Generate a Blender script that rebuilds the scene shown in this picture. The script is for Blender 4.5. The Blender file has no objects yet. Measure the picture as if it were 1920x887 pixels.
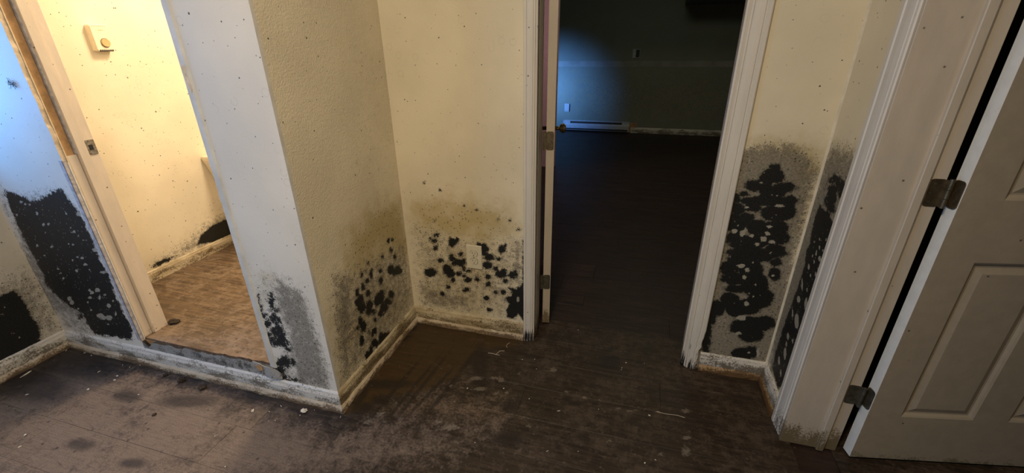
import bpy, bmesh, math, random
import numpy as np
from mathutils import Matrix, Vector

# ------------------------------------------------------------------ camera
SC = bpy.context.scene
COL = SC.collection
cam_d = bpy.data.cameras.new('camera')
cam_d.sensor_width = 36.0
cam_d.lens = 36.0 * 809.63 / 1920.0
cam_d.clip_start = 0.02
cam = bpy.data.objects.new('camera', cam_d)
COL.objects.link(cam)
CR = ((0.96098351, 0.27639938, -0.01068041), (0.10316971, -0.39399099, -0.91330559), (-0.25664508, 0.87656972, -0.40713489))
cam.matrix_world = Matrix(((CR[0][0], -CR[1][0], -CR[2][0], 0), (CR[0][1], -CR[1][1], -CR[2][1], 0),
                           (CR[0][2], -CR[1][2], -CR[2][2], 1.28), (0, 0, 0, 1)))
SC.camera = cam
# ------------------------------------------------------------------ world, exposure
w = bpy.data.worlds.new('world'); SC.world = w; w.use_nodes = True
w.node_tree.nodes['Background'].inputs[0].default_value = (0.35, 0.5, 0.8, 1)
w.node_tree.nodes['Background'].inputs[1].default_value = 0.3
SC.view_settings.view_transform = 'Standard'
SC.view_settings.look = 'None'
SC.view_settings.gamma = 1
SC.view_settings.use_curve_mapping = False
SC.view_settings.exposure = 0.0

def area(name, loc, target, sx, sy, col, power, spread=180):
    d = bpy.data.lights.new(name, 'AREA'); d.shape = 'RECTANGLE'; d.size = sx; d.size_y = sy
    d.color = col; d.energy = power; d.spread = math.radians(spread)
    o = bpy.data.objects.new(name, d); COL.objects.link(o); o.location = loc
    o.rotation_euler = (Vector(target) - Vector(loc)).to_track_quat('-Z', 'Y').to_euler()
    return o
# daylight through the left window of the hall, lamps of the hall and of the bathroom, far daylight, added fills
area('window_daylight', (-2.58, -0.85, 0.78), (-1.2, -0.15, 0.40), 1.1, 0.9, (0.18, 0.50, 1.0), 20)
area('added_blue_fill', (-2.525, 0.76, 1.35), (-2.1, 1.0, 1.20), 0.30, 0.66, (0.10, 0.38, 1.0), 10)  # added light deepening the blue at the left end of the front wall
area('hall_ceiling_lamp', (-0.30, -0.15, 2.33), (-0.45, 0.15, 0), 0.35, 0.35, (1.0, 0.81, 0.59), 37)
area('bathroom_lamp', (-1.55, 2.05, 2.25), (-1.9, 1.8, 0.3), 0.35, 0.25, (1.0, 0.79, 0.54), 34)
area('far_window_daylight', (-2.30, 5.15, 0.95), (-1.42, 7.03, 0.60), 0.30, 0.30, (0.13, 0.36, 1.0), 9.0, 44)
area('added_far_fill', (0.2, 4.0, 2.3), (0.0, 4.6, 0), 0.6, 0.6, (0.95, 1.0, 0.72), 6.0)  # unseen fill added to lift the dark room
area('added_pink_fill', (-2.6, 3.6, 1.5), (-1.0, 4.7, 1.2), 0.4, 0.4, (1.0, 0.72, 0.80), 2.5, 100)  # unseen pinkish fill added to brighten the partition

# ------------------------------------------------------------------ material helpers
class NT:
    def __init__(s, name):
        s.m = bpy.data.materials.new(name); s.m.use_nodes = True
        s.t = s.m.node_tree; s.b = s.t.nodes['Principled BSDF']
    def n(s, typ, **kw):
        o = s.t.nodes.new(typ)
        for k, v in kw.items():
            if k.startswith('_'): setattr(o, k[1:], v)
            else:
                key = int(k[1:]) if k[0] == 'i' and k[1:].isdigit() else k.replace('_', ' ')
                s.put(o, key, v)
        return o
    def put(s, o, key, v):
        if isinstance(v, bpy.types.Node): v = v.outputs[0]
        if isinstance(v, bpy.types.NodeSocket): s.t.links.new(v, o.inputs[key])
        else: o.inputs[key].default_value = v
    def math(s, op, a, b=0.0, c=None, clamp=False):
        o = s.t.nodes.new('ShaderNodeMath'); o.operation = op; o.use_clamp = clamp
        s.put(o, 0, a); s.put(o, 1, b)
        if c is not None: s.put(o, 2, c)
        return o.outputs[0]
    def ss(s, x, lo, hi, a=0.0, b=1.0):
        o = s.t.nodes.new('ShaderNodeMapRange'); o.interpolation_type = 'SMOOTHSTEP'
        s.put(o, 0, x); s.put(o, 1, lo); s.put(o, 2, hi); s.put(o, 3, a); s.put(o, 4, b)
        return o.outputs[0]
    def mix(s, f, a, b):
        o = s.t.nodes.new('ShaderNodeMix'); o.data_type = 'RGBA'
        s.put(o, 0, f); 
        for k, v in ((6, a), (7, b)):
            if isinstance(v, tuple) and len(v) == 3: v = v + (1,)
            s.put(o, k, v)
        return o.outputs[2]
    def noise(s, vec, scale, detail=3, rough=0.55, dim='3D', dist=0.0):
        o = s.t.nodes.new('ShaderNodeTexNoise'); o.noise_dimensions = dim
        s.put(o, 'Vector', vec); s.put(o, 'Scale', scale); s.put(o, 'Detail', detail); s.put(o, 'Roughness', rough); s.put(o, 'Distortion', dist)
        return o.outputs[0]
    def vor(s, vec, scale, feat='F1', dim='2D', rnd=1.0):
        o = s.t.nodes.new('ShaderNodeTexVoronoi'); o.voronoi_dimensions = dim; o.feature = feat
        s.put(o, 'Vector', vec); s.put(o, 'Scale', scale); s.put(o, 'Randomness', rnd)
        return o
    def attr(s, name):
        o = s.t.nodes.new('ShaderNodeAttribute'); o.attribute_name = name
        return o.outputs['Fac']
    def uv(s):
        return s.t.nodes.new('ShaderNodeTexCoord').outputs['UV']
    def pos(s):
        return s.t.nodes.new('ShaderNodeNewGeometry').outputs['Position']
    def xyz(s, v):
        o = s.t.nodes.new('ShaderNodeSeparateXYZ'); s.put(o, 0, v); return o.outputs
    def scale(s, v, sx, sy, sz):
        o = s.t.nodes.new('ShaderNodeMapping'); s.put(o, 0, v); o.inputs[3].default_value = (sx, sy, sz); return o.outputs[0]
    def bump(s, h, strength, dist):
        o = s.t.nodes.new('ShaderNodeBump'); s.put(o, 'Height', h); s.put(o, 'Strength', strength); s.put(o, 'Distance', dist)
        s.put(s.b, 'Normal', o.outputs[0])
    def done(s, col, rough, metal=0.0, spec=0.5):
        if isinstance(col, tuple) and len(col) == 3: col = col + (1,)
        s.put(s.b, 'Base Color', col); s.put(s.b, 'Roughness', rough); s.put(s.b, 'Metallic', metal)
        s.b.inputs['Specular IOR Level'].default_value = spec
        return s.m

def simple(name, col, rough=0.6, metal=0.0, var=0.12, scale=40, bump=0.0, spec=0.5):
    t = NT(name); p = t.pos(); n = t.noise(p, scale, 4)
    c = t.mix(t.ss(n, 0.3, 0.7), tuple(max(0, x * (1 - var)) for x in col), tuple(min(1, x * (1 + var)) for x in col))
    if bump: t.bump(n, bump, 0.002)
    return t.done(c, rough, metal, spec)

def wall_mat(name, base, spot=0.0, orange=0.25, speck=0.45, mold=True, rag=1.0):
    t = NT(name); uv = t.uv()
    big = t.noise(uv, 3.0, 3, 0.5, '2D')
    col = t.mix(t.ss(big, 0.3, 0.7), tuple(x * 0.93 for x in base), tuple(min(1, x * 1.04) for x in base))
    # faint water rings and droplets
    rv = t.vor(uv, 26.0); r1 = t.ss(t.math('ABSOLUTE', t.math('SUBTRACT', rv.outputs[0], 0.30)), 0.02, 0.06, 1.0, 0.0)
    rsel = t.ss(t.xyz(rv.outputs[1])[0], 0.72, 0.75)
    patch = t.ss(t.noise(uv, 4.5, 2, 0.5, '2D'), 0.50, 0.62)
    ring = t.math('MULTIPLY', t.math('MULTIPLY', r1, rsel), t.math('MULTIPLY', patch, 0.16))
    col = t.mix(ring, col, tuple(x * 0.45 for x in base))
    fine = t.noise(uv, 230.0, 4, 0.62, '2D')
    mid = t.noise(uv, 38.0, 4, 0.6, '2D')
    if mold:
        grey = t.attr('grey'); yel = t.attr('yellow')
        yf = t.math('MULTIPLY', t.ss(t.math('ADD', yel, t.math('MULTIPLY', t.math('SUBTRACT', t.noise(uv, 14.0, 5, 0.65, '2D'), 0.5), 0.8)), 0.05, 0.85), 0.74)
        yf = t.math('MULTIPLY', yf, t.ss(yel, 0.01, 0.15))
        col = t.mix(yf, col, (0.38, 0.285, 0.09))
        g = t.math('ADD', t.math('MULTIPLY', grey, 0.95), t.math('ADD', t.math('MULTIPLY', t.math('SUBTRACT', fine, 0.5), 1.15), t.math('MULTIPLY', t.math('SUBTRACT', mid, 0.5), 0.9)))
        gf = t.math('MULTIPLY', t.ss(g, 0.28, 0.80), t.ss(grey, 0.01, 0.12))
        gcol = t.mix(t.ss(t.noise(uv, 120.0, 3, 0.6, '2D'), 0.35, 0.65), (0.075, 0.066, 0.048), (0.17, 0.15, 0.12))
        col = t.mix(t.math('MULTIPLY', gf, 0.80), col, gcol)
        # satellite colonies
        sv = t.vor(uv, 70.0); ss_ = t.ss(sv.outputs[0], 0.12, 0.26, 1.0, 0.0)
        ssel = t.ss(t.xyz(sv.outputs[1])[0], 0.74, 0.78)
        sat = t.math('MULTIPLY', t.math('MULTIPLY', ss_, ssel), t.ss(t.math('MAXIMUM', grey, t.math('MULTIPLY', yel, 0.6)), 0.15, 0.45, 0.0, 0.75))
        col = t.mix(sat, col, (0.035, 0.03, 0.022))
        # black colonies, field in metres * 100
        bk = t.attr('black')
        edge = t.math('ADD', bk, t.math('ADD', t.math('MULTIPLY', t.math('SUBTRACT', t.noise(uv, 150.0, 4, 0.7, '2D'), 0.5), 2.4 * rag), t.math('MULTIPLY', t.math('SUBTRACT', t.noise(uv, 48.0, 2, 0.5, '2D'), 0.5), 1.8 * rag)))
        bf = t.ss(edge, -0.16, 0.22)
        bcol = t.mix(t.ss(t.noise(uv, 300.0, 3, 0.6, '2D'), 0.42, 0.7), (0.0055, 0.0055, 0.005), (0.028, 0.028, 0.024))
        halo = t.ss(edge, -0.9, 0.1, 0.0, 0.55)
        col = t.mix(halo, col, (0.06, 0.055, 0.035))
        pale = t.attr('pale')
        pf = t.math('MULTIPLY', t.ss(t.math('ADD', pale, t.math('ADD', t.math('MULTIPLY', t.math('SUBTRACT', fine, 0.5), 0.6), t.math('MULTIPLY', t.math('SUBTRACT', t.noise(uv, 90.0, 3, 0.6, '2D'), 0.5), 1.1))), -0.06, 0.20), 0.85)
        if spot:
            uvd = t.n('ShaderNodeVectorMath', _operation='ADD', i0=uv, i1=t.n('ShaderNodeVectorMath', _operation='SCALE', i0=t.n('ShaderNodeTexNoise', Vector=uv, Scale=90.0).outputs[1], Scale=0.010).outputs[0]).outputs[0]
            v2 = t.vor(t.scale(uvd, 1, 0.75, 1), 85.0)
            sp = t.math('MULTIPLY', t.ss(v2.outputs[0], 0.10, 0.20, 1.0, 0.0), t.ss(t.xyz(v2.outputs[1])[0], 1 - spot, 1 - spot + 0.03))
            pf = t.math('MAXIMUM', pf, t.math('MULTIPLY', sp, 0.55))
        col = t.mix(bf, col, bcol)
        pcol = t.mix(t.ss(fine, 0.3, 0.7), (0.27, 0.25, 0.195), (0.48, 0.45, 0.36))
        col = t.mix(t.math('MULTIPLY', pf, t.ss(bk, -1.0, -0.2)), col, pcol)
    # fly specks
    for sc_, thr, rad in ((23.0, speck * 1.1, 0.050), (13.0, speck * 0.6, 0.040)):
        v = t.vor(uv, sc_); rr_ = t.math('MULTIPLY', v.outputs[0], t.math('ADD', 0.75, t.math('MULTIPLY', t.xyz(v.outputs[1])[2], 1.6))); f = t.math('MULTIPLY', t.math('MULTIPLY', t.ss(rr_, rad * 0.7, rad * 1.2, 1.0, 0.0), t.ss(t.xyz(v.outputs[1])[1], 1 - thr, 1 - thr + 0.01)), t.ss(t.noise(uv, 5.0 + sc_ / 10, 2, 0.5, '2D'), 0.30, 0.42))
        col = t.mix(t.math('MULTIPLY', f, 0.88), col, (0.035, 0.028, 0.02))
    ob = t.noise(uv, 170.0, 2, 0.5, '2D')
    h = t.math('ADD', t.math('MULTIPLY', ob, orange), t.math('MULTIPLY', t.noise(uv, 55.0, 3, 0.5, '2D'), orange * 0.7))
    if mold: h = t.math('ADD', h, t.math('MULTIPLY', gf, 0.15))
    t.bump(h, 0.55, 0.0022)
    return t.done(col, t.ss(big, 0.2, 0.8, 0.48, 0.62), 0.0, 0.35)

def trim_mat(name, base, top=0.10, amount=1.0, dirtcol=(0.05, 0.035, 0.015), axis_scale=(1, 1, 1), specks=0.25, black=0.0, ochre=0.0):
    t = NT(name); p = t.pos(); z = t.xyz(p)[2]
    n = t.noise(t.scale(p, *axis_scale), 24.0, 5, 0.65); f = t.noise(p, 160.0, 4, 0.6)
    col = t.mix(t.ss(n, 0.3, 0.7), tuple(x * 0.9 for x in base), base)
    if ochre:
        col = t.mix(t.math('MULTIPLY', t.ss(t.noise(t.scale(p, *axis_scale), 9.0, 5, 0.7), 0.38, 0.62), ochre), col, (0.20, 0.125, 0.045))
    low = t.ss(z, 0.0, top, 1.0, 0.0)
    d = t.math('ADD', t.math('MULTIPLY', low, 0.55 * amount), t.math('ADD', t.math('MULTIPLY', t.math('SUBTRACT', n, 0.5), 1.3), t.math('MULTIPLY', t.math('SUBTRACT', f, 0.5), 0.9)))
    df = t.math('MULTIPLY', t.ss(d, 0.24, 0.52), t.ss(low, 0.02, 0.25))
    col = t.mix(t.math('MULTIPLY', df, 0.85), col, dirtcol)
    if black:
        s = t.noise(t.scale(p, 75, 75, 9), 1.0, 4, 0.6)
        bl = t.ss(z, 0.0, black, 1.0, 0.0)
        k = t.math('ADD', t.math('MULTIPLY', bl, 0.36), t.math('SUBTRACT', s, 0.5))
        col = t.mix(t.math('MULTIPLY', t.ss(k, 0.25, 0.40), t.ss(bl, 0.02, 0.2)), col, (0.02, 0.02, 0.022))
    v = t.vor(p, 30.0, 'F1', '3D'); sp = t.math('MULTIPLY', t.ss(v.outputs[0], 0.06, 0.12, 1.0, 0.0), t.ss(t.xyz(v.outputs[1])[0], 1 - specks, 1 - specks + 0.02))
    col = t.mix(t.math('MULTIPLY', sp, 0.8), col, (0.05, 0.04, 0.03))
    t.bump(t.math('ADD', t.math('MULTIPLY', n, 0.4), t.math('MULTIPLY', f, 0.25)), 0.35, 0.0015)
    return t.done(col, 0.42, 0.0, 0.4)

def floor_mat(name, base, dustc, amount):
    t = NT(name); p = t.pos()
    info = t.t.nodes.new('ShaderNodeObjectInfo').outputs['Random']
    off = t.n('ShaderNodeCombineXYZ', i0=t.math('MULTIPLY', info, 7.0), i1=t.math('MULTIPLY', info, 13.0), i2=0.0)
    a = t.n('ShaderNodeVectorMath', _operation='ADD', i0=p, i1=off)
    grain = t.noise(t.scale(a.outputs[0], 5.0, 60.0, 1), 1.0, 5, 0.6, dist=0.6)
    fineg = t.noise(t.scale(a.outputs[0], 14.0, 240.0, 1), 1.0, 3, 0.6)
    col = t.mix(t.ss(grain, 0.3, 0.7), tuple(x * 0.50 for x in base), tuple(x * 1.5 for x in base))
    col = t.mix(t.ss(fineg, 0.45, 0.75, 0.0, 0.5), col, tuple(x * 0.4 for x in base))
    col = t.mix(t.math('MULTIPLY', info, 0.35), col, tuple(x * 0.55 for x in base))
    blot = t.noise(p, 5.5, 5, 0.62); fd = t.noise(p, 95.0, 5, 0.7); md = t.noise(p, 26.0, 5, 0.66)
    gr2 = t.noise(p, 330.0, 3, 0.7)
    dirt = t.math('MULTIPLY', t.ss(t.math('ADD', blot, t.math('ADD', t.math('MULTIPLY', t.math('SUBTRACT', md, 0.5), 1.2), t.math('MULTIPLY', t.math('SUBTRACT', fd, 0.5), 0.9))), 0.38, 0.78), amount * 0.75)
    haze = t.attr('haze'); dust = t.attr('dust'); dark = t.attr('dark'); pier_shade = t.attr('pier_shade')
    hz = t.math('MULTIPLY', t.ss(t.math('ADD', haze, t.math('MULTIPLY', t.math('ADD', t.math('ADD', t.math('SUBTRACT', md, 0.5), t.math('SUBTRACT', fd, 0.5)), t.math('SUBTRACT', blot, 0.5)), 1.5)), 0.20, 1.10), 0.80)
    hz = t.math('MAXIMUM', hz, dirt)
    hz = t.math('MULTIPLY', hz, t.math('SUBTRACT', 1.0, t.math('MULTIPLY', pier_shade, 0.75)))
    hz = t.math('MULTIPLY', hz, t.ss(fineg, 0.2, 0.8, 1.1, 0.75))
    hz = t.math('MULTIPLY', hz, t.ss(gr2, 0.3, 0.7, 0.6, 1.25))
    col = t.mix(hz, col, dustc)
    wf = t.math('MULTIPLY', t.ss(t.math('ADD', pier_shade, t.math('MULTIPLY', t.math('SUBTRACT', blot, 0.5), 0.8)), 0.2, 0.9), 0.6)  # shadow beside the pier mixed into the plank colour as brown
    col = t.mix(t.math('MULTIPLY', wf, t.ss(pier_shade, 0.0, 0.2)), col, (0.060, 0.034, 0.010))
    kf = t.math('MULTIPLY', t.ss(t.math('ADD', dark, t.math('MULTIPLY', t.math('SUBTRACT', md, 0.5), 0.9)), 0.15, 0.85), t.ss(dark, 0.0, 0.15, 0.0, 0.72))
    col = t.mix(kf, col, (0.014, 0.011, 0.009))
    du = t.math('MULTIPLY', t.ss(t.math('ADD', dust, t.math('ADD', t.math('MULTIPLY', t.math('SUBTRACT', fd, 0.5), 1.6), t.math('MULTIPLY', t.math('SUBTRACT', md, 0.5), 1.2))), 0.45, 0.95), t.ss(dust, 0.02, 0.2, 0.0, 0.65))
    col = t.mix(t.math('MULTIPLY', du, 0.75), col, (0.23, 0.195, 0.15))
    # tiny crumbs and scuffs
    pd = t.n('ShaderNodeVectorMath', _operation='ADD', i0=p, i1=t.n('ShaderNodeVectorMath', _operation='SCALE', i0=t.n('ShaderNodeTexNoise', Vector=p, Scale=60.0).outputs[1], Scale=0.012).outputs[0]).outputs[0]
    v = t.vor(pd, 17.0, 'F1', '2D'); c1 = t.math('MULTIPLY', t.ss(v.outputs[0], 0.02, 0.07, 1.0, 0.0), t.ss(t.xyz(v.outputs[1])[0], 0.70, 0.72))
    col = t.mix(t.math('MULTIPLY', c1, 0.65 * amount), col, (0.30, 0.26, 0.21))
    v = t.vor(pd, 13.0, 'F1', '2D'); c2 = t.math('MULTIPLY', t.ss(v.outputs[0], 0.02, 0.09, 1.0, 0.0), t.ss(t.xyz(v.outputs[1])[1], 0.72, 0.74))
    col = t.mix(t.math('MULTIPLY', c2, 0.8), col, (0.012, 0.01, 0.008))
    sc2 = t.noise(t.scale(p, 9.0, 30.0, 1), 1.0, 6, 0.75, dist=1.5)
    col = t.mix(t.math('MULTIPLY', t.ss(sc2, 0.56, 0.76), 0.34 * amount), col, tuple(min(1, x * 2.1) for x in dustc))
    col = t.mix(t.math('MULTIPLY', t.ss(sc2, 0.30, 0.44, 1.0, 0.0), 0.55), col, tuple(x * 0.45 for x in base))
    t.bump(t.math('ADD', t.math('MULTIPLY', grain, 0.3), t.math('ADD', t.math('MULTIPLY', fd, 0.3), du)), 0.4, 0.0012)
    return t.done(col, t.ss(hz, 0.0, 0.5, 0.50, 0.75), 0.0, 0.35)

CREAM = (0.70, 0.625, 0.455)
M = {}
M['wall_a'] = wall_mat('painted_drywall_spotted', (0.70, 0.66, 0.57), spot=0.16, orange=0.25, rag=1.6)
M['wall_b'] = wall_mat('painted_drywall_cream', CREAM, spot=0.0, orange=0.3, speck=0.3)
M['wall_p'] = wall_mat('painted_drywall_textured', CREAM, spot=0.0, orange=0.9, speck=0.28)
M['wall_l'] = wall_mat('painted_drywall_left', (0.60, 0.56, 0.47), spot=0.0, orange=0.5, speck=0.3)
M['wall_r'] = wall_mat('painted_drywall_right', CREAM, spot=0.03, orange=0.3, speck=0.35, rag=0.7)
M['wall_s'] = wall_mat('painted_drywall_side', CREAM, spot=0.15, orange=0.3, speck=0.5)
M['wall_bath'] = wall_mat('painted_drywall_bathroom', (0.82, 0.73, 0.56), spot=0.0, orange=0.3, speck=0.7)
M['plain'] = wall_mat('plain_drywall', (0.62, 0.57, 0.45), orange=0.3, speck=0.2, mold=False)
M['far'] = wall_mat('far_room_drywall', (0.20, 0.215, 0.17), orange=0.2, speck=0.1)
M['band'] = simple('joint_compound', (0.27, 0.27, 0.235), 0.8, var=0.15, scale=6)
M['paint_grey'] = simple('bead_paint', (0.60, 0.585, 0.53), 0.5, var=0.12, scale=12)
M['tape'] = simple('corner_compound', (0.64, 0.575, 0.43), 0.6, var=0.1, scale=20)
M['closet'] = simple('shaded_closet_wall', (0.10, 0.08, 0.06), 0.9)  # dark colour stands in for shade behind the door gap
M['pink'] = simple('pink_drywall', (0.72, 0.42, 0.45), 0.6, var=0.05)  # one even pink tone over the partition
M['ceiling'] = simple('white_ceiling', (0.55, 0.52, 0.46), 0.8, var=0.03)
M['casing'] = trim_mat('white_casing_paint', (0.66, 0.625, 0.55), top=0.10, amount=0.6, axis_scale=(1, 1, 0.2), black=0.20)
M['casing_r'] = trim_mat('white_side_casing_paint', (0.64, 0.61, 0.55), top=0.20, amount=0.6, axis_scale=(1, 1, 0.2))
M['base'] = trim_mat('white_baseboard_paint', (0.66, 0.63, 0.56), top=0.16, amount=0.85, dirtcol=(0.09, 0.07, 0.04), axis_scale=(0.4, 0.4, 1))
M['base_y'] = trim_mat('yellowed_baseboard_paint', (0.62, 0.54, 0.36), top=0.16, amount=0.9, dirtcol=(0.10, 0.065, 0.025), axis_scale=(0.4, 0.4, 1), ochre=0.55)
M['base_bath'] = trim_mat('peeling_bathroom_baseboard', (0.70, 0.60, 0.42), top=0.36, amount=0.95, dirtcol=(0.09, 0.06, 0.03), axis_scale=(0.5, 0.3, 1), ochre=0.6)
M['shoe'] = trim_mat('stained_shoe_molding', (0.55, 0.46, 0.33), top=0.05, amount=1.0, dirtcol=(0.09, 0.05, 0.02), axis_scale=(0.4, 0.4, 1), ochre=0.35)
M['shoe_r'] = trim_mat('rotten_shoe_molding', (0.42, 0.28, 0.15), top=0.05, amount=1.2, dirtcol=(0.07, 0.035, 0.012), axis_scale=(0.4, 0.4, 1), ochre=0.6)
M['jamb'] = trim_mat('shaded_cream_jamb', (0.52, 0.455, 0.36), top=0.17, amount=1.15, dirtcol=(0.11, 0.08, 0.03), axis_scale=(1, 1, 0.3), specks=0.2)  # cream lowered to carry the weak light on the right-hand frame
M['jamb_b'] = trim_mat('bathroom_jamb_paint', (0.76, 0.65, 0.52), top=0.26, amount=0.9, dirtcol=(0.06, 0.035, 0.01), axis_scale=(1, 1, 0.3), specks=0.2)
M['door'] = trim_mat('shaded_cream_door', (0.40, 0.345, 0.26), top=0.07, amount=0.7, dirtcol=(0.16, 0.14, 0.08), specks=0.12)  # cream paint darkened to stand in for dim light at the right
M['door_edge'] = trim_mat('white_door_edge_paint', (0.74, 0.74, 0.68), top=0.05, amount=0.3, specks=0.15)
M['rawwood'] = simple('raw_pine_stud', (0.42, 0.25, 0.11), 0.75, var=0.25, scale=25)
M['gypsum'] = simple('drywall_edge', (0.66, 0.54, 0.38), 0.9, var=0.15, scale=60)
M['bead'] = simple('corner_bead_paint', (0.45, 0.43, 0.44), 0.5, var=0.3, scale=60)
M['remnant'] = trim_mat('moldy_drywall_remnant', (0.34, 0.335, 0.31), top=0.30, amount=0.75, dirtcol=(0.03, 0.025, 0.02))
M['rot'] = simple('black_rot', (0.018, 0.013, 0.01), 0.95, var=0.5, scale=60, bump=0.5)
M['plate'] = simple('ivory_plastic', (0.66, 0.61, 0.46), 0.35, var=0.04)
M['slot'] = simple('dark_slot', (0.02, 0.018, 0.015), 0.6)
M['ivory'] = simple('thermostat_plastic', (0.82, 0.72, 0.54), 0.4, var=0.04)
M['dial'] = simple('thermostat_dial', (0.55, 0.41, 0.19), 0.4, var=0.08)
M['brass'] = simple('tarnished_brass', (0.22, 0.175, 0.11), 0.36, 0.85, var=0.25, scale=60)
M['brass_dark'] = simple('dull_brass', (0.11, 0.10, 0.075), 0.5, 0.6, var=0.3, scale=60)
M['steel'] = simple('strike_plate_steel', (0.30, 0.27, 0.22), 0.45, 0.6, var=0.4, scale=120)
M['knob'] = simple('brass_knob', (0.5, 0.36, 0.16), 0.25, 0.9)
M['heater'] = simple('heater_enamel', (0.42, 0.44, 0.46), 0.4)
M['ceramic'] = simple('white_ceramic', (0.86, 0.76, 0.58), 0.3, var=0.03)
M['chip'] = simple('white_paint_chip', (0.62, 0.57, 0.48), 0.8, var=0.2, scale=90)
M['clump'] = simple('dark_debris', (0.03, 0.02, 0.012), 0.95, var=0.5, scale=150, bump=0.6)
M['web'] = simple('grey_cobweb', (0.10, 0.10, 0.11), 0.9)
M['twig'] = simple('pale_string', (0.52, 0.45, 0.35), 0.8)
M['frame'] = simple('window_frame_vinyl', (0.7, 0.7, 0.7), 0.4)
M['floor'] = floor_mat('dark_laminate_planks', (0.032, 0.022, 0.0135), (0.215, 0.160, 0.118), 0.30)
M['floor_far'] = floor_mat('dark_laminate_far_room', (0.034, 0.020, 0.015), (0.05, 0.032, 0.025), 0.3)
M['floor_bath'] = floor_mat('bathroom_laminate_planks', (0.13, 0.085, 0.05), (0.30, 0.225, 0.16), 0.8)

# ------------------------------------------------------------------ mesh helpers
def tag(o, label=None, cat=None, group=None, kind=None):
    if label: o['label'] = label
    if cat: o['category'] = cat
    if group: o['group'] = group
    if kind: o['kind'] = kind
    return o

class MB:
    def __init__(s): s.v = []; s.f = []; s.mi = []
    def box(s, x0, x1, y0, y1, z0, z1, m=0):
        b = len(s.v)
        s.v += [(x0, y0, z0), (x1, y0, z0), (x1, y1, z0), (x0, y1, z0), (x0, y0, z1), (x1, y0, z1), (x1, y1, z1), (x0, y1, z1)]
        for q in ((0, 3, 2, 1), (4, 5, 6, 7), (0, 1, 5, 4), (1, 2, 6, 5), (2, 3, 7, 6), (3, 0, 4, 7)):
            s.f.append(tuple(b + i for i in q)); s.mi.append(m)
        return s
    def prism(s, prof, axis, a, b, m=0):
        """closed profile of 2-D points extruded along an axis ('x': pts=(y,z), 'y': pts=(x,z), 'z': pts=(x,y))"""
        n = len(prof); k = len(s.v)
        def P(t, p):
            return (t, p[0], p[1]) if axis == 'x' else (p[0], t, p[1]) if axis == 'y' else (p[0], p[1], t)
        s.v += [P(a, p) for p in prof] + [P(b, p) for p in prof]
        for i in range(n):
            j = (i + 1) % n; s.f.append((k + i, k + j, k + n + j, k + n + i)); s.mi.append(m)
        s.f.append(tuple(k + i for i in range(n))[::-1]); s.f.append(tuple(k + n + i for i in range(n))); s.mi += [m, m]
        return s
    def cyl(s, c, r, h, axis='z', n=16, m=0, r2=None):
        prof = [(math.cos(2 * math.pi * i / n), math.sin(2 * math.pi * i / n)) for i in range(n)]
        k = len(s.v); r2 = r if r2 is None else r2
        for t, rr in ((0, r), (h, r2)):
            for p in prof:
                q = (p[0] * rr, p[1] * rr)
                s.v.append((c[0] + q[0], c[1] + q[1], c[2] + t) if axis == 'z' else (c[0] + q[0], c[1] + t, c[2] + q[1]) if axis == 'y' else (c[0] + t, c[1] + q[0], c[2] + q[1]))
        for i in range(n):
            j = (i + 1) % n; s.f.append((k + i, k + j, k + n + j, k + n + i)); s.mi.append(m)
        s.f.append(tuple(k + i for i in range(n))[::-1]); s.f.append(tuple(k + n + i for i in range(n))); s.mi += [m, m]
        return s
    def build(s, name, mats, parent=None, org=None, bevel=0.0, smooth=False, jitter=0.0):
        me = bpy.data.meshes.new(name)
        o = bpy.data.objects.new(name, me); COL.objects.link(o)
        ox, oy, oz = org if org else (0, 0, 0)
        me.from_pydata([(x - ox, y - oy, z - oz) for x, y, z in s.v], [], s.f)
        for mt in (mats if isinstance(mats, (list, tuple)) else [mats]): me.materials.append(M[mt])
        for p, i in zip(me.polygons, s.mi): p.material_index = i
        bm = bmesh.new(); bm.from_mesh(me); bmesh.ops.recalc_face_normals(bm, faces=bm.faces)
        if bevel:
            bmesh.ops.bevel(bm, geom=list(bm.edges), offset=bevel, segments=2, affect='EDGES', clamp_overlap=True)
        if smooth:
            for f in bm.faces: f.smooth = True
        bm.to_mesh(me); bm.free()
        if parent is not None: o.parent = parent
        elif org: o.location = org
        return o

def empty(name, loc=(0, 0, 0), rz=0.0):
    o = bpy.data.objects.new(name, None); COL.objects.link(o); o.location = loc; o.rotation_euler = (0, 0, rz)
    o.empty_display_size = 0.05
    return o

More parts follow.
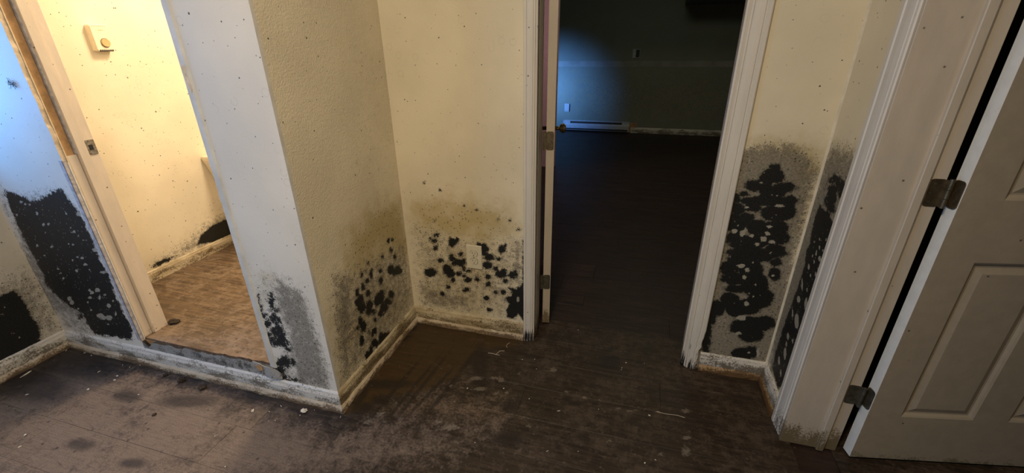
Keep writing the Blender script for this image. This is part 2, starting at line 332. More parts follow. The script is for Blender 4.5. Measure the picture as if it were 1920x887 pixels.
# ---- mold fields -------------------------------------------------
MOLD = {'front_left':{'black':[[-2.3148,0.1826,7894,-5873,10096],[-1.1915,0.4736,12395,-5180,11131],[-1.1878,0.4574,6654,-2435,3777],[-1.1956,0.4258,12073,-4728,8559],[-1.1839,0.4138,11098,-7209,25201],[-1.2512,0.4066,22549,-8865,14177],[-1.2443,0.385,10015,-3990,6689],[-1.2058,0.3789,4035,-1671,3285],[-1.1887,0.369,7161,-2664,4251],[-1.2378,0.35,3637,-1704,3885],[-1.2051,0.3227,1152,-575,1449],[-1.2463,0.2977,5539,-2609,5762],[-1.2381,0.2788,2546,-1552,4502],[-1.1947,0.2875,1842,-707,1175],[-1.2179,0.2656,1284,-1360,5251],[-1.1792,0.2701,4772,-2309,5567],[-1.1789,0.2459,7127,-3725,9584],[-1.2062,0.1833,1390,-702,1644],[-1.1741,0.1869,4609,-2049,4283],[-1.2317,0.1668,2380,-1097,2241],[-1.2431,0.1385,2717,-1382,3093],[-1.2285,0.127,5278,-2428,4871],[-1.2297,0.0968,2526,-1895,5555],[-1.2064,0.0911,2293,-4577,17601],[-1.2529,0.4447,35329,-11877,9512]],'pale':[[-2.326,0.7279,13914,-12069,34020],[-2.3067,0.722,18356,-15786,44316],[-2.2801,0.7221,25377,-21582,60557],[-2.2628,0.6857,14204,-10851,20433],[-2.3985,0.6657,17180,-15278,41545],[-2.2575,0.6382,14213,-11884,31525],[-2.2247,0.6432,18943,-15626,41547],[-2.2674,0.604,24914,-20861,54257],[-2.367,0.5315,13039,-11284,28224],[-2.2735,0.537,11060,-10511,34533],[-2.0887,0.7009,28374,-22111,60832],[-2.0973,0.6411,27812,-21671,57340],[-2.0899,0.625,15664,-12144,31761],[-2.1087,0.6191,27473,-21482,56061],[-2.0753,0.6073,27951,-21503,55650],[-2.1575,0.5647,26343,-20952,52948],[-2.1311,0.5654,26761,-21039,53139],[-2.0489,0.5924,16965,-21019,107955],[-2.1144,0.5069,8250,-8506,33066],[-2.1399,0.5077,15387,-16264,64442],[-2.1799,0.4885,25547,-20358,49216],[-2.1103,0.4787,6879,-6828,24861],[-2.1012,0.4549,26532,-20349,48089],[-2.1876,0.4369,13952,-9823,16255],[-2.3031,0.4311,13550,-13275,42164],[-2.3024,0.4095,23744,-21737,61303],[-2.298,0.3864,23161,-17937,34947],[-2.3485,0.4876,11461,-17729,91142],[-2.4084,0.4584,22581,-21599,63172],[-2.327,0.2798,5579,-4289,7931],[-2.3245,0.2598,5562,-4257,7797],[-2.1548,0.3375,5478,-4952,14305],[-2.112,0.3566,3733,-3380,10094],[-2.1623,0.3487,11374,-10255,29577],[-2.1825,0.308,6420,-6516,21073],[-2.0856,0.2835,7580,-5221,9371],[-2.0802,0.3379,15106,-13527,39983],[-2.0446,0.3128,26233,-17929,33111],[-2.1737,0.2175,2277,-2197,6407],[-2.1562,0.2094,2364,-2576,8457],[-2.12,0.216,2344,-2218,6442],[-2.0641,0.2463,25058,-14848,16737],[-2.1477,0.1751,14110,-12797,34362],[-2.2985,0.2332,16872,-14887,36828],[-2.2115,0.2805,23956,-18850,40742],[-2.2173,0.2379,23659,-18550,39247],[-2.1197,0.3182,18177,-11083,11965],[-2.0101,0.7084,3345,-2641,8368],[-2.015,0.5557,4112,-3599,12319],[-2.0217,0.4536,2894,-4542,23334],[-1.179,0.2072,5603,-6517,24687],[-1.2447,0.1528,84003,-39315,80301],[-1.2146,0.1524,133653,-61298,125727],[-1.2272,0.3353,34558,-12078,14209],[-1.2285,0.3813,23032,-10776,25245],[-1.2329,0.297,34325,-13903,24152],[-1.1985,0.134,1845,-1127,3025]],'bpoly':[[[-2.3979,0.7671],[-2.3618,0.7647],[-2.3351,0.7572],[-2.3012,0.7526],[-2.273,0.74],[-2.2379,0.7378],[-2.2039,0.7423],[-2.1586,0.7645],[-2.1091,0.7865],[-2.068,0.7969],[-2.0447,0.7953],[-2.0395,0.7565],[-2.0169,0.7297],[-2.0096,0.7011],[-2.0058,0.6494],[-2.006,0.5803],[-2.0128,0.5241],[-2.0017,0.444],[-2.0169,0.3393],[-2.0111,0.2512],[-2.0056,0.169],[-2.0441,0.1136],[-2.1361,0.1146],[-2.2686,0.0983],[-2.2883,0.1438],[-2.2856,0.207],[-2.359,0.237],[-2.4161,0.2933],[-2.447,0.3437],[-2.4208,0.3748],[-2.4259,0.4273],[-2.4245,0.4881],[-2.4289,0.5633],[-2.4209,0.6453],[-2.4136,0.7087]]],'grey':[[0.55,0.03,[[-2.4,0.8],[-2.395,0.764],[-2.424,0.641],[-2.437,0.469],[-2.441,0.345],[-2.289,0.202],[-2.268,0.078],[-2.464,0.085],[-2.483,0.225],[-2.478,0.375],[-2.472,0.567],[-2.473,0.703]]],[0.75,0.05,[[-2.094,0.795],[-2.042,0.799],[-2.007,0.731],[-2.001,0.518],[-2.006,0.169],[-2.069,0.118],[-2.607,0.185],[-2.445,0.651],[-2.321,0.762]]],[0.85,0.035,[[-1.136,0.566],[-1.094,0.54],[-1.049,0.524],[-1.031,0.473],[-1.024,0.367],[-1.015,0.27],[-1.013,0.16],[-1.024,0.076],[-1.19,0.072],[-1.175,0.208],[-1.16,0.341],[-1.176,0.404],[-1.171,0.511]]],[0.42,0.05,[[-1.249,0.571],[-1.135,0.593],[-1.074,0.59],[-1.025,0.545],[-1.009,0.433],[-1.001,0.273],[-1.014,0.094],[-1.213,0.067],[-1.256,0.289],[-1.26,0.453]]]],'yellow':[[0.35,0.04,[[-1.241,0.578],[-1.135,0.593],[-1.108,0.556],[-1.186,0.459],[-1.243,0.424],[-1.257,0.485]]]]},'left':{'black':[],'pale':[[0.8653,0.1708,59780,6431,37548],[0.8764,0.1438,58017,6823,36320],[0.8688,0.2667,67936,14916,55827],[0.8658,0.2353,115950,20427,86420],[0.8838,0.2912,61053,38484,82065]],'bpoly':[[[0.794,0.4312],[0.8431,0.3688],[0.8883,0.3416],[0.9139,0.3483],[0.9316,0.3405],[0.9404,0.3237],[0.9456,0.2888],[0.9446,0.2525],[0.943,0.1972],[0.9473,0.1655],[0.9436,0.1292],[0.9311,0.0988],[0.9338,0.067],[0.826,0.0816],[0.7879,0.0739],[0.6525,0.0594]]],'grey':[[0.75,0.1,[[0.804,0.458],[0.915,0.413],[0.967,0.411],[1.01,0.396],[1.037,0.328],[1.024,0.202],[1.022,0.073],[0.908,0.067],[0.788,0.074],[0.652,0.059]]]],'yellow':[[0.3,0.1,[[0.804,0.458],[0.915,0.413],[0.967,0.411],[1.01,0.396],[1.037,0.328],[1.024,0.202],[1.022,0.073],[0.908,0.067],[0.788,0.074],[0.652,0.059]]]]},'pier':{'black':[[1.4738,0.3712,1740,500,1632],[1.5265,0.3401,1381,722,1820],[1.4977,0.347,1640,1824,3746],[1.3306,0.4249,6332,34,3067],[1.3877,0.3631,4710,795,3339],[1.3918,0.4086,8664,2770,8664],[1.297,0.4092,6546,2237,6469],[1.2695,0.4556,20820,3613,15936],[1.2913,0.3556,4331,1460,3963],[1.2678,0.4014,7702,1013,5012],[1.2449,0.362,5290,1035,3718],[1.2283,0.3982,7961,352,4078],[1.2136,0.36,6055,1716,4895],[1.2353,0.3251,1814,625,1569],[1.228,0.3564,3568,374,2031],[1.361,0.2915,1232,616,1365],[1.3406,0.2812,2742,1458,3087],[1.3829,0.307,4786,2389,5462],[1.4467,0.2575,2725,1208,2827],[1.4137,0.2417,2399,1970,3652],[1.3828,0.2314,1569,921,1829],[1.3526,0.2213,3059,2030,3765],[1.2863,0.3038,2595,811,2142],[1.2773,0.2817,3487,961,2627],[1.3007,0.2609,5607,2634,5579],[1.214,0.2738,4965,350,2348],[1.2265,0.2431,2602,454,1516],[1.1935,0.255,15599,2739,9077],[1.2202,0.2251,8685,4355,8217],[1.3068,0.2167,10737,4505,9551],[1.2898,0.17,5059,1793,3862],[1.2545,0.1928,15721,5846,12354],[1.2721,0.1685,11452,4720,9389],[1.2023,0.1872,5502,-257,1662],[1.2229,0.0896,2512,511,1321],[1.2519,0.1029,4324,496,1941],[1.2802,0.1113,2013,759,1489],[1.3485,0.0912,1063,709,1146],[1.3209,0.093,3414,1423,2689],[1.3769,0.0892,5899,3960,6492],[1.4926,0.4581,7209,2460,8340],[1.5158,0.4154,8176,939,5671],[1.4242,0.4599,14673,2071,11180],[1.4816,0.5071,13351,1899,11087],[1.5138,0.4984,12541,1936,10704],[1.3193,0.4832,20093,5681,20107]],'pale':[[1.2694,0.0893,5963,1681,3698]],'bpoly':[],'grey':[[0.6,0.06,[[1.098,0.559],[1.181,0.534],[1.277,0.514],[1.437,0.49],[1.628,0.46],[1.651,0.095],[1.39,0.061],[1.04,0.071],[1.06,0.241],[1.052,0.398]]],[0.85,0.06,[[1.125,0.544],[1.22,0.494],[1.189,0.296],[1.08,0.057],[1.045,0.089],[1.071,0.376]]],[0.2,0.08,[[1.423,1.323],[1.694,1.329],[1.741,0.964],[1.675,0.668],[1.258,0.713],[1.281,1.038]]]],'yellow':[[0.85,0.06,[[1.242,0.655],[1.382,0.676],[1.483,0.679],[1.617,0.644],[1.648,0.451],[1.604,0.352],[1.485,0.456],[1.343,0.461],[1.24,0.433],[1.193,0.527],[1.208,0.606]]],[0.4,0.05,[[1.052,0.398],[1.425,0.441],[1.641,0.101],[1.04,0.071]]]]},'back_left':{'black':[[-0.8356,0.4898,5737,-1608,9909],[-0.8466,0.4616,5650,-1621,9660],[-0.8644,0.4697,28885,-5222,21987],[-0.8457,0.425,6296,-1395,6901],[-0.7668,0.4684,7592,-1067,4402],[-0.753,0.4658,3124,-633,3548],[-0.7597,0.4524,5833,-1067,5489],[-0.7334,0.4764,7789,-1364,7355],[-0.8256,0.3622,4360,-1223,6566],[-0.8824,0.2899,1044,-346,1769],[-0.7951,0.3175,2060,-327,1218],[-0.7777,0.2993,2421,-370,1371],[-0.7715,0.2667,9587,-1585,6166],[-0.7326,0.364,776,-482,3264],[-0.7635,0.3774,4465,-746,3299],[-0.7681,0.3941,10097,-1913,9298],[-0.709,0.3689,7522,-889,3317],[-0.7199,0.408,10406,-1846,9487],[-0.7092,0.3383,14562,-1772,6614],[-0.6077,0.4498,2064,-275,1596],[-0.6069,0.429,4028,-704,4372],[-0.6293,0.4654,8300,-2098,14578],[-0.5837,0.411,2092,-521,3500],[-0.5948,0.3696,2031,-388,2340],[-0.538,0.4068,8534,-2046,14134],[-0.5236,0.4576,4236,-463,3047],[-0.5102,0.474,17108,-1569,10454],[-0.5398,0.3315,3997,-484,2729],[-0.5197,0.343,2849,-529,3349],[-0.5264,0.3248,2164,-1014,6735],[-0.556,0.3551,8172,-1174,6872],[-0.4788,0.3359,3429,-435,2772],[-0.4631,0.3425,8487,-663,4183],[-0.511,0.2965,8237,-1484,8989],[-0.5937,0.3089,6065,-1161,6563],[-0.5926,0.2709,5967,-1041,5542],[-0.6455,0.2872,5859,-1203,6386],[-0.6943,0.2782,3667,-908,4806],[-0.7365,0.3052,5675,-1593,8677],[-0.7117,0.2962,14364,-2099,8684],[-0.6867,0.3256,10493,-3369,20054],[-0.7954,0.2245,11099,-1886,6895],[-0.7034,0.2221,3639,-1284,6950],[-0.5569,0.2315,6161,-2087,12169],[-0.5226,0.2369,10728,-972,4798],[-0.6037,0.192,5147,-1155,5955],[-0.8323,0.1803,6723,-1772,7738],[-0.5933,0.1283,10035,-1675,7725],[-0.8377,0.5589,92872,-17961,95059],[-0.6907,0.6474,104011,-15628,105587],[-0.6335,0.631,106652,-14743,105362],[-0.5396,0.5938,110679,-13241,104078],[-0.4833,0.5979,114408,-12111,105797],[-0.4458,0.5601,37958,-7264,66014],[-0.7963,0.7073,100472,-17031,108840],[-0.8694,0.7351,97558,-17982,109848]],'pale':[[-0.4609,0.0903,3156,-440,2272],[-0.4521,0.2123,24563,-631,3044],[-0.9614,0.1089,3651,-581,1172]],'bpoly':[[[-0.4995,0.2674],[-0.4597,0.2647],[-0.4297,0.2956],[-0.4266,0.512],[-0.4221,0.5125],[-0.4201,0.0979],[-0.4525,0.1295],[-0.469,0.1031],[-0.5021,0.1018],[-0.5096,0.1475],[-0.4927,0.1782],[-0.5166,0.2108],[-0.484,0.2251],[-0.4797,0.2527]]],'grey':[[0.5,0.07,[[-0.961,0.543],[-0.843,0.547],[-0.723,0.519],[-0.557,0.513],[-0.421,0.521],[-0.42,0.079],[-0.664,0.082],[-0.98,0.066],[-0.972,0.223]]],[0.75,0.06,[[-0.97,0.242],[-0.828,0.226],[-0.675,0.194],[-0.672,0.091],[-0.95,0.081]]],[0.75,0.04,[[-0.481,0.522],[-0.421,0.528],[-0.42,0.271],[-0.491,0.295]]]],'yellow':[[0.75,0.06,[[-0.94,0.65],[-0.791,0.679],[-0.635,0.677],[-0.494,0.652],[-0.45,0.58],[-0.496,0.52],[-0.558,0.472],[-0.702,0.463],[-0.807,0.485],[-0.939,0.512]]],[0.35,0.05,[[-0.941,0.495],[-0.435,0.519],[-0.502,0.092],[-0.979,0.076]]]]},'back_right':{'black':[[0.459,0.8811,5791,817,6538],[0.4539,0.8631,2545,319,3239],[0.4478,0.8499,2047,126,4281],[0.4708,0.8566,3587,547,3285],[0.409,0.8185,1963,33,4675],[0.4502,0.806,2807,437,1890],[0.4991,0.8176,1567,-124,6000],[0.4723,0.7972,1041,-21,2972],[0.5159,0.8215,13024,2295,8375],[0.4221,0.7637,1021,-420,7100],[0.4783,0.7686,385,-374,5177],[0.5317,0.7706,6528,1058,4854],[0.4202,0.738,2379,-489,10359],[0.5012,0.7248,503,-22,1355],[0.5331,0.7441,5591,1042,2427],[0.3707,0.7263,2808,282,2584],[0.3538,0.7275,4912,697,2166],[0.4048,0.6961,2254,23,4114],[0.3877,0.686,1491,-34,3089],[0.3777,0.6622,1231,-39,2510],[0.3621,0.6947,2730,407,949],[0.4489,0.664,1199,74,1569],[0.5083,0.6703,990,17,1833],[0.5347,0.6337,2353,264,2231],[0.5051,0.6418,848,7,1547],[0.445,0.6119,237,-293,2866],[0.386,0.6168,1725,41,2419],[0.4284,0.5983,393,-208,2357],[0.5228,0.5804,1380,38,2060],[0.4398,0.5641,355,-387,3565],[0.3807,0.786,18317,588,35335],[0.3614,0.7639,31368,5030,9458],[0.4563,0.5496,261,-206,1962],[0.4186,0.5219,755,-37,1330],[0.3874,0.4868,1271,49,1289],[0.5127,0.5679,887,-543,5667],[0.4136,0.4472,699,-175,2026],[0.5378,0.534,6021,42,9328],[0.462,0.4894,751,52,686],[0.5421,0.4853,4479,582,2692],[0.486,0.4302,545,35,484],[0.4248,0.4032,1542,-664,5966],[0.4112,0.3534,1386,24,1357],[0.5166,0.3708,693,-4,870],[0.4861,0.3327,765,-26,1014],[0.4438,0.3171,814,9,814],[0.3735,0.3049,1319,37,1081],[0.5315,0.3894,1860,57,2023],[0.5144,0.2531,280,-144,1034],[0.4925,0.2316,457,-111,1015],[0.5562,0.2694,1275,5,1383],[0.5172,0.2057,652,-73,1004],[0.501,0.0983,998,-13,918],[0.5335,0.1219,2594,115,1845],[0.3573,0.2058,21228,3365,893],[0.3621,0.1153,20346,3181,830],[0.3595,0.268,5521,757,962]],'pale':[[0.3931,0.9037,6452,540,12433],[0.3767,0.8748,24953,3059,27377],[0.3765,0.642,7519,78,11869],[0.4044,0.6352,8998,851,7751],[0.4136,0.65,30500,4111,16575],[0.4366,0.6301,11231,-194,21186],[0.4859,0.6442,11613,626,16171],[0.4774,0.6215,9364,1030,7861],[0.5064,0.6133,9607,185,15684],[0.4611,0.5981,13788,281,20761],[0.3998,0.7372,23576,716,41752],[0.4873,0.6709,9954,-1341,32072],[0.5022,0.752,4505,-1660,28829],[0.485,0.7903,102002,15643,78030],[0.4701,0.7902,137403,20567,105509],[0.428,0.8304,49462,4352,77362],[0.3848,0.663,120724,13212,88965],[0.4974,0.7174,193083,27934,142245],[0.4264,0.5038,4728,-741,11799],[0.4484,0.4891,13528,938,12022],[0.4451,0.4574,17920,2170,8836],[0.489,0.4307,53497,5523,34420],[0.475,0.39,101721,9666,64508],[0.4917,0.3789,102181,9967,64220],[0.4744,0.3432,12688,1142,7839],[0.469,0.2765,3208,-527,6129],[0.4715,0.2029,7600,-1763,15891],[0.5378,0.477,13585,-7149,67784],[0.5257,0.1175,36426,-316,34214],[0.449,0.3761,25096,830,24112],[0.5123,0.5701,58539,7423,39990],[0.4614,0.5238,108234,11745,73276],[0.5595,0.1247,22950,4295,2238],[0.5838,0.0701,1057,-460,2890]],'bpoly':[],'grey':[[0.72,0.035,[[0.303,0.945],[0.374,0.953],[0.411,0.962],[0.496,0.969],[0.554,0.934],[0.591,0.887],[0.591,0.781],[0.596,0.568],[0.635,0.35],[0.62,-0.006],[0.339,-0.074],[0.302,0.459]]]],'yellow':[[0.6,0.03,[[0.372,0.963],[0.408,0.979],[0.448,0.993],[0.524,0.994],[0.596,0.964],[0.608,0.903],[0.602,0.771],[0.588,0.559],[0.52,0.897],[0.387,0.929]]]]},'right':{'black':[[1.5251,0.8898,5812,-1158,12709],[1.5389,0.8765,3648,1196,12987],[1.4988,0.8859,2803,-478,6127],[1.4657,0.8866,3887,-625,8315],[1.508,0.86,1225,1880,7689],[1.4607,0.8656,2851,-1090,4293],[1.5048,0.8328,873,130,2351],[1.5202,0.8133,1468,367,4171],[1.489,0.805,1644,556,4739]],'pale':[[1.5011,0.6912,27272,-6301,40658],[1.4577,0.7102,31998,-5544,49465],[1.4828,0.6685,18732,-5742,24757],[1.5305,0.6677,27040,-206,49018],[1.4529,0.6722,30295,-6689,42440],[1.4934,0.6479,26801,-5153,39066],[1.4928,0.6402,19943,2786,37233],[1.4899,0.615,13661,1928,24534],[1.5166,0.5811,9753,-3269,11985],[1.4589,0.6403,7986,-16,13006],[1.4859,0.5663,25104,-4073,34090],[1.4533,0.5872,17415,-3882,22257],[1.446,0.6076,26060,-10787,28215],[1.5143,0.6231,25720,-2538,40230],[1.5254,0.5058,10540,-7615,8612],[1.5196,0.4507,4071,775,6278],[1.4529,0.4702,3343,-1598,3214],[1.4836,0.3839,2021,-796,2054],[1.5318,0.3824,13536,-10032,11272],[1.5136,0.2966,5931,-554,6885],[1.4966,0.2322,3587,-1474,3488],[1.5083,0.2641,9932,-2896,10356],[1.5266,0.1746,5405,-2446,5252],[1.4813,0.1524,8613,-3447,8151],[1.4688,0.3097,13108,-1172,14711],[1.4799,0.5141,22436,-6531,26224]],'bpoly':[[[1.571,0.7783],[1.4964,0.783],[1.4481,0.7678],[1.4199,0.7316],[1.4105,0.6738],[1.3986,0.6433],[1.5399,0.5707],[1.5474,0.6075],[1.5604,0.6598],[1.5775,0.7165]],[[1.5707,0.6236],[1.4455,0.6943],[1.43,0.6449],[1.4343,0.5575],[1.4351,0.4601],[1.4376,0.3708],[1.4442,0.2813],[1.4352,0.1418],[1.4675,0.0954],[1.5617,0.1106],[1.5722,0.1814],[1.57,0.2928],[1.5591,0.388],[1.5475,0.5006],[1.5475,0.5722]]],'grey':[[0.7,0.05,[[1.644,0.903],[1.641,0.933],[1.598,0.976],[1.495,0.989],[1.419,0.98],[1.383,0.907],[1.376,0.69],[1.402,0.284],[1.588,0.025],[1.702,0.462],[1.667,0.714]]]],'yellow':[[0.5,0.04,[[1.644,0.903],[1.665,0.947],[1.607,0.987],[1.454,1.001],[1.414,0.974],[1.51,0.937]]]]},'bath_left':{'black':[],'pale':[],'bpoly':[[[1.7014,0.2194],[1.7415,0.262],[1.8216,0.2893],[1.9074,0.2949],[1.9813,0.2799],[1.9622,0.1581],[1.9319,0.1897],[1.8068,0.1895]],[[1.4377,0.2092],[1.4746,0.2228],[1.5236,0.2148],[1.5533,0.2127],[1.5252,0.1976],[1.4353,0.2024]]],'grey':[[0.68,0.06,[[1.412,0.226],[1.618,0.265],[1.762,0.322],[1.935,0.351],[2.053,0.345],[1.984,0.13],[1.709,0.164],[1.409,0.196]]]],'yellow':[[0.3,0.08,[[1.472,0.276],[1.762,0.322],[1.935,0.351],[2.053,0.345],[1.984,0.13],[1.709,0.164],[1.409,0.196]]]]}}
CHIPS=[[-2.02, 0.896, 9, 0], [-2.035, 0.917, 10, 0], [-2.068, 0.827, 14, 0], [-1.833, 0.861, 8, 0], [-2.03, 0.603, 9, 0], [-1.983, 0.563, 9, 0], [-1.355, 0.785, 5, 0], [-1.211, 0.696, 6, 0], [-1.32, 0.916, 12, 1], [-2.277, 0.739, 8, 1], [-1.229, 0.966, 8, 1], [-1.316, 0.919, 14, 1], [-1.124, 0.947, 6, 0], [-0.97, 0.981, 6, 1], [-1.352, 0.997, 8, 0], [-1.251, 0.93, 5, 0], [-1.197, 0.901, 5, 0], [-1.089, 0.984, 4, 0], [-1.22, 0.893, 4, 0], [-2.434, 0.83, 22, 1], [-2.431, 0.815, 18, 1], [-2.017, 0.896, 8, 0], [-1.967, 1.002, 10, 0], [-2.088, 0.975, 6, 0], [-2.041, 0.972, 6, 1], [-2.011, 0.997, 6, 1], [-2.297, 0.984, 6, 0], [-2.348, 0.989, 5, 1], [-2.142, 0.916, 8, 1], [-2.452, 0.978, 8, 1], [0.052, 1.577, 7, 0], [0.036, 1.538, 5, 0], [0.034, 1.526, 5, 0], [-0.306, 1.26, 5, 0], [-0.419, 1.287, 7, 0], [-0.562, 1.248, 8, 0], [-0.182, 1.23, 9, 1], [0.149, 1.299, 9, 0], [0.168, 1.107, 4, 1], [0.134, 1.086, 8, 0], [-0.317, 1.434, 4, 0], [-0.339, 1.493, 4, 0], [-0.391, 1.476, 4, 1], [0.128, 1.593, 4, 0], [-0.44, 1.009, 5, 0], [-0.184, 1.758, 6, 0], [-0.037, 1.278, 4, 0], [-0.086, 1.071, 4, 0], [-0.188, 1.044, 6, 1]]
DUST=[[-0.55, 1.312, 881, -694, 3712], [-0.473, 1.337, 1396, -1319, 5501], [-0.512, 1.26, 935, -726, 3548], [-0.44, 1.254, 4506, -92, 5130], [-0.556, 1.047, 521, -497, 2462], [-0.604, 1.062, 3605, -687, 8067], [0.035, 1.301, 3068, -3043, 10893], [0.084, 1.307, 3176, -6237, 21337], [0.127, 1.323, 8993, -5396, 21419], [0.181, 1.325, 4456, -4887, 21489], [0.279, 1.358, 1649, -1073, 3873], [0.268, 1.171, 2171, -418, 1074], [0.013, 1.144, 3591, -2508, 10372], [-0.249, 1.451, 1585, -388, 3080], [-0.308, 1.342, 4954, -3836, 19099], [-0.172, 1.337, 3315, -1719, 8299], [0.275, 1.23, 2079, -1714, 5800], [-0.4, 1.266, 9827, 2257, 4222], [-0.384, 1.39, 6462, -1163, 10209], [-0.096, 1.325, 5040, -1355, 8768], [-0.632, 1.244, 5597, 267, 6815], [-0.445, 1.331, 2886, -333, 3885], [0.187, 1.137, 6016, -1972, 9050], [-0.041, 1.324, 9161, -1409, 13037], [-0.279, 1.127, 2146, -2896, 12039], [-0.834, 1.035, 2038, -450, 5363], [-0.854, 0.994, 1960, -309, 5312], [-0.798, 1.009, 2446, -1913, 10586], [-0.859, 0.983, 3802, 828, 6983]]
DARK=[[-0.331, 1.055, 284, -128, 714], [-0.155, 1.069, 6386, -639, 7207], [-0.419, 1.068, 9871, 1874, 6685], [-0.483, 1.085, 20311, 2593, 21608], [-0.369, 1.202, 781, 51, 724], [-0.02, 1.061, 2497, -509, 3190], [-0.346, 1.144, 4584, -3602, 14735], [-0.08, 1.138, 2905, -2676, 10340], [-0.16, 1.303, 2815, -3173, 12668], [-0.013, 1.564, 413, -84, 415], [-0.128, 1.284, 1272, -1478, 5973], [-0.343, 1.24, 3294, 571, 1241], [0.168, 1.21, 23191, -5566, 21336], [-0.202, 1.004, 9532, -4333, 24697], [-0.909, 1.047, 630, 66, 1279], [-0.879, 1.101, 750, 124, 1240], [-0.913, 1.021, 2059, -604, 6165], [-2.26, 0.916, 21, -3, 135], [-2.301, 0.787, 26, 10, 151], [-1.868, 0.844, 185, -16, 1027], [-1.789, 0.629, 250, -73, 1596], [-1.526, 0.624, 372, -376, 2555], [-1.61, 0.886, 97, -169, 824], [-0.554, 1.377, 670, 230, 112], [-0.905, 1.18, 124, -254, 1013], [-0.844, 1.181, 9267, -718, 74], [-0.779, 1.184, 14216, -1374, 149], [-0.745, 1.224, 9193, -789, 83], [-0.695, 1.207, 12744, -2729, 616], [-0.646, 1.19, 8664, -1284, 226], [-0.956, 1.104, 2546, 579, 201], [-0.613, 1.433, 3225, -510, 146]]
HAZE=[[-2.676, 0.413], [-2.385, 0.71], [-2.406, 0.942], [-1.908, 1.005], [-1.156, 0.977], [-0.936, 0.971], [-0.805, 1.177], [-0.631, 1.321], [-0.309, 1.344], [-0.245, 1.162], [-0.209, 0.927], [-2.113, 0.221]]
PIER_SHADE=[[-0.95, 1.605], [-0.414, 1.618], [-0.461, 1.552], [-0.585, 1.498], [-0.625, 1.306], [-0.721, 1.2], [-0.845, 1.12], [-0.949, 1.007], [-0.984, 1.224]]  # outline of the pier's cast shadow, painted on the floor


for k_ in ('back_right', 'right'):
    MOLD[k_]['grey'] = [[min(1.0, g[0] + 0.25), g[1], g[2]] for g in MOLD[k_]['grey']]
for k_, g_ in (('back_right', 0.58), ('pier', 0.05), ('back_left', 0.03), ('front_left', 0.1), ('right', 0.3)): MOLD[k_]['grow'] = g_
def sd_poly(U, V, P):
    P = np.array(P); d = np.full(U.shape, 1e9); inside = np.zeros(U.shape, bool)
    n = len(P)
    for i in range(n):
        a = P[i]; b = P[(i + 1) % n]; e = b - a
        wx = U - a[0]; wy = V - a[1]
        t = np.clip((wx * e[0] + wy * e[1]) / (e @ e + 1e-12), 0, 1)
        d = np.minimum(d, (wx - t * e[0]) ** 2 + (wy - t * e[1]) ** 2)
        c = (a[1] > V) != (b[1] > V)
        with np.errstate(divide='ignore', invalid='ignore'):
            xi = a[0] + (V - a[1]) * e[0] / (e[1] if e[1] != 0 else 1e-12)
        inside ^= c & (U < xi)
    return np.where(inside, 1, -1) * np.sqrt(d)
def sd_ell(U, V, E):
    u = U - E[0]; v = V - E[1]
    q = np.sqrt(np.maximum(E[2] * u * u + 2 * E[3] * u * v + E[4] * v * v, 1e-12))
    tr = E[2] + E[4]; de = math.sqrt(max((E[2] - E[4]) ** 2 / 4 + E[3] ** 2, 0)); rmin = 1 / math.sqrt(tr / 2 + de)
    return (1 - q) * rmin, q
def fields(U, V, D):
    ys_ = D.get('ysoft', 1.0)
    gw = D.get('grow', 0.0); bl = np.full(U.shape, -5.0); pa = np.full(U.shape, -5.0); gr = np.zeros(U.shape); ye = np.zeros(U.shape)
    for E in D['black']: bl = np.maximum(bl, sd_ell(U, V, E)[0] * 100)
    for P in D['bpoly']: bl = np.maximum(bl, sd_poly(U, V, P) * 100)
    for E in D['pale']: pa = np.maximum(pa, sd_ell(U, V, E)[0] * 100)
    for k, A in (('grey', gr), ('yellow', ye)):
        for inten, soft, P in D[k]:
            soft2 = soft * (2.2 if k == 'yellow' else 1.3); t = np.clip(sd_poly(U, V, P) / soft2 * 0.5 + 0.5, 0, 1)
            np.maximum(A, inten * t * t * (3 - 2 * t), out=A)
    return dict(black=np.clip(bl + gw, -5, 5), pale=np.clip(pa, -5, 5), grey=gr, yellow=ye)

def lin(a, b, fine_a, fine_b, st, coarse=0.12):
    out = [a]
    def seg(p, q, s):
        if q - p < 1e-6: return
        n = max(1, int(round((q - p) / s)))
        out.extend([p + (q - p) * (i + 1) / n for i in range(n)])
    fa = max(a, fine_a); fb = min(b, fine_b)
    if fa >= fb: seg(a, b, coarse)
    else: seg(a, fa, coarse); seg(fa, fb, st); seg(fb, b, coarse)
    return out

